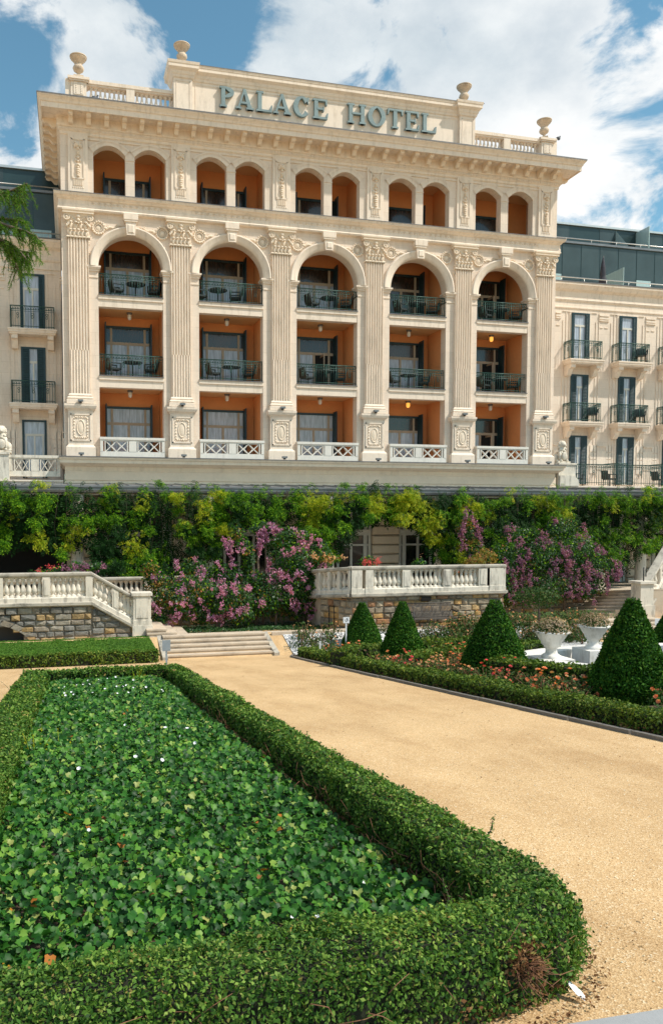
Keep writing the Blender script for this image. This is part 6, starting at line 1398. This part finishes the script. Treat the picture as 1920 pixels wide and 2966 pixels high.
# low green undergrowth at the foot of the rear wall
def undergrowth():
    n = 5200; x = RNG.uniform(2.9, 8.6, n); y = RNG.uniform(25.4, 27.8, n); h = .22*(.6+.4*VN2(np.stack([x, y, x*0], 1)))*RNG.random(n); P = np.stack([x, y, gz(y, .64)+np.maximum(h, .01)+np.maximum(0, (y-26.4))*.12*RNG.random(n)], 1)
    NN = np.stack([RNG.normal(0, .5, n), RNG.normal(-.4, .5, n), np.ones(n)], 1); o = scatter('ground_cover', LEAF, P, NN, RNG.uniform(.05, .10, n), [M['myrt']]); tag(o, None, None, None, 'stuff')
    n = 1500; x = RNG.uniform(14.5, 19.5, n); y = RNG.uniform(24.3, 26.8, n); P = np.stack([x, y, gz(y, .64)+.35*RNG.random(n)], 1); NN = np.stack([RNG.normal(0, .5, n), RNG.normal(-.4, .5, n), np.ones(n)], 1); o = scatter('ground_cover', LEAF, P, NN, RNG.uniform(.06, .11, n), [M['rose_leaf']]); tag(o, None, None, None, 'stuff')
undergrowth()
ruled_hedge('boxwood_hedge', [((21.3, 23.9), (21.3, 24.5)), ((24.5, 23.9), (24.5, 24.5))], .85, 'dark hedge at the right edge below the steep white balustrade', mat='boxwood_far', kcov=1.7, smin=.03)

# ================================================================== cedar reaching in from the left
ced = thing('cedar_tree', 'drooping green cedar boughs reaching in from the upper left edge', 'tree', (-4.6, 8.6, gz(8.6)))
m = MB(); m.tube([(-4.6,8.6,gz(8.6)),(-4.55,8.6,2),(-4.6,8.6,6),(-4.5,8.6,11)], [.32,.27,.18,.06], 12); build('trunk', m, M['bark'], ced)
BR = CEDAR_BRANCHES
m = MB(); Pn, Tn, Zn = [], [], []
def cedar_twig(p, d, L, droop=.3):
    n = int(L/.0016); a = Vector(p)
    pts = [a+Vector(d)*L*t+Vector((0,0,-droop*L*t*t)) for t in np.linspace(0, 1, 5)]; m.tube([tuple(q) for q in pts], [.004,.0035,.003,.002,.0015], 4)
    for i in range(n):
        t = i/n; k = min(3, int(t*4)); q = pts[k].lerp(pts[k+1], t*4-k); dd = (pts[k+1]-pts[k]).normalized(); r_ = Vector(RNG.normal(size=3)); Pn.append(tuple(q)); Tn.append(tuple(dd*.9+r_*.55)); Zn.append(RNG.uniform(.026, .045))
def bough(pts, w=8.0, dens=1.0):
    P3 = [Vector((x+.03, w+.12*math.sin(i*1.3), z+CEDAR_UP)) for i, (x, z) in enumerate(pts)]; m.tube([tuple(q) for q in P3], [.016-.012*i/len(P3) for i in range(len(P3))], 6)
    for i in range(len(P3)-1):
        L = (P3[i+1]-P3[i]).length; d = (P3[i+1]-P3[i]).normalized(); nt_ = max(2, int(L*60*dens))
        for q in range(nt_):
            p = P3[i].lerp(P3[i+1], (q+RNG.random())/nt_); sd = Vector((RNG.normal(.15, .45), RNG.choice((-1, 1))*RNG.uniform(.2, .8), RNG.normal(-.25, .35))).normalized(); cedar_twig(p, tuple((d*.75+sd).normalized()), RNG.uniform(.06, .17), .7)
for b_ in BR: bough(b_, 8.0+RNG.uniform(-.25, .25))
for a in range(22):                                      # the rest of the crown, outside the picture
    z = 2.8+8*RNG.random(); an = RNG.uniform(.9*PI, 1.9*PI) if RNG.random() < .75 else RNG.uniform(.2*PI, .9*PI); L = (2.6-.16*z)*RNG.uniform(.8, 1.0)
    P3 = [Vector((-4.6+L*t*math.cos(an), 8.6+L*t*math.sin(an), z-.5*t*t)) for t in (0, .35, .7, 1)]; m.tube([tuple(q) for q in P3], [.05,.035,.02,.01], 6)
    for q in range(26): k = RNG.integers(0, 3); p = P3[k].lerp(P3[k+1], RNG.random()); cedar_twig(p, tuple(Vector(RNG.normal(size=3)+np.array([math.cos(an), math.sin(an), -.2])).normalized()), RNG.uniform(.15, .3))
for b_ in BR[:4]: 
    q0 = b_[0]; m.tube([(-4.6, 8.6, q0[1]+.9), (-2.6, 8.3, q0[1]+.6), (q0[0], 8.0, q0[1])], [.05, .035, .016], 7)
build('branch', m, M['bark'], ced)
Pn = np.array(Pn); Tn = np.array(Tn); scatter('foliage', BLADE, Pn, RNG.normal(size=Pn.shape), np.array(Zn), M['cedar'], ced, T=Tn)

# ================================================================== LIGHT, SKY, CAMERA
EL, AZ_ = math.radians(51), math.radians(58)               # sun height; angle to the right of the facade normal
sd = Vector((math.sin(AZ_)*math.cos(EL), -math.cos(AZ_)*math.cos(EL), math.sin(EL)))
L = bpy.data.lights.new('sun', 'SUN'); L.energy = SUN_E; L.angle = math.radians(.9); L.color = (1, .93, .82)
so = bpy.data.objects.new('sun', L); COL.objects.link(so); so.rotation_euler = sd.to_track_quat('Z', 'Y').to_euler()
W = bpy.data.worlds.new('World'); scene.world = W; W.use_nodes = True; nt = W.node_tree; nt.nodes.clear()
out = nt.nodes.new('ShaderNodeOutputWorld'); bg = nt.nodes.new('ShaderNodeBackground'); bg.inputs[1].default_value = SKY_S; nt.links.new(bg.outputs[0], out.inputs[0])
sky = nt.nodes.new('ShaderNodeTexSky'); sky.sky_type = 'NISHITA'; sky.sun_disc = False; sky.sun_elevation = EL; sky.sun_rotation = math.atan2(sd.x, sd.y); sky.air_density = 1.0; sky.dust_density = .6; sky.ozone_density = 1.6
tc_ = nt.nodes.new('ShaderNodeTexCoord'); V = tc_.outputs['Generated']
sk = mixc(nt, 1, sky.outputs[0], SKY_TINT, 'MULTIPLY')
mp = nt.nodes.new('ShaderNodeMapping'); mp.inputs['Location'].default_value = (2.1, .3, .7); mp.inputs['Scale'].default_value = (1, 1, 1.5); nt.links.new(V, mp.inputs[0])
n1 = N(nt, 'ShaderNodeTexNoise', Scale=6.5, Detail=14.0, Roughness=.6); n1.inputs['Distortion'].default_value = .35; nt.links.new(mp.outputs[0], n1.inputs['Vector'])
n2 = N(nt, 'ShaderNodeTexNoise', Scale=2.0, Detail=4.0, Roughness=.5); nt.links.new(mp.outputs[0], n2.inputs['Vector'])
bias = None
def vdot(c):
    d = nt.nodes.new('ShaderNodeVectorMath'); d.operation = 'DISTANCE'; nt.links.new(V, d.inputs[0]); d.inputs[1].default_value = c; return d.outputs['Value']
tot = mth(nt, 'ADD', mth(nt, 'ADD', mth(nt, 'MULTIPLY', n1.outputs['Fac'], 2.1), -.55), CLOUD_BASE)
for (c, r_, amt) in CLOUDS:
    c = Vector(c).normalized(); f = nt.nodes.new('ShaderNodeMapRange'); f.interpolation_type = 'SMOOTHSTEP'; nt.links.new(vdot(c), f.inputs['Value'])
    f.inputs['From Min'].default_value = r_; f.inputs['From Max'].default_value = r_*.1; f.inputs['To Min'].default_value = 0; f.inputs['To Max'].default_value = amt
    tot = mth(nt, 'ADD', tot, f.outputs['Result'])
mr = nt.nodes.new('ShaderNodeMapRange'); mr.interpolation_type = 'SMOOTHSTEP'; nt.links.new(tot, mr.inputs['Value']); mr.inputs['From Min'].default_value = .44; mr.inputs['From Max'].default_value = .66
shade = ramp(nt, n2.outputs['Fac'], [(.35, CLOUD_LO), (.62, CLOUD_HI)])
n3 = N(nt, 'ShaderNodeTexNoise', Scale=9.0, Detail=8.0, Roughness=.6); nt.links.new(mp.outputs[0], n3.inputs['Vector'])
shade = mixc(nt, 1, shade, ramp(nt, n3.outputs['Fac'], [(.33, (.80, .84, .88)), (.62, (1.08, 1.07, 1.06))]), 'MULTIPLY')
thin = mth(nt, 'MULTIPLY', mr.outputs['Result'], .96)
cl = mixc(nt, thin, sk, shade); nt.links.new(cl, bg.inputs[0])

F_, PX_, HY_ = 2270., 760., 1500.; yaw = math.atan(560/F_); pit = math.atan(F_/42000.); PY_ = HY_+F_*math.tan(pit)
cam = bpy.data.cameras.new('camera'); co_ = bpy.data.objects.new('camera', cam); COL.objects.link(co_); scene.camera = co_
cam.sensor_fit = 'VERTICAL'; cam.sensor_height = 36; cam.sensor_width = 24; cam.lens = F_/2966*36; cam.shift_x = (960-PX_)/2966; cam.shift_y = (PY_-1483)/2966
cam.clip_end = 2000; cam.clip_start = .05
co_.location = (0, 0, 1.65); co_.rotation_euler = (PI/2-pit, 0, -yaw)
scene.view_settings.view_transform = 'Standard'; scene.view_settings.look = 'None'; scene.view_settings.gamma = 1; scene.view_settings.exposure = EXPO
scene.cycles.max_bounces = 8; scene.cycles.diffuse_bounces = 4; scene.cycles.transmission_bounces = 4
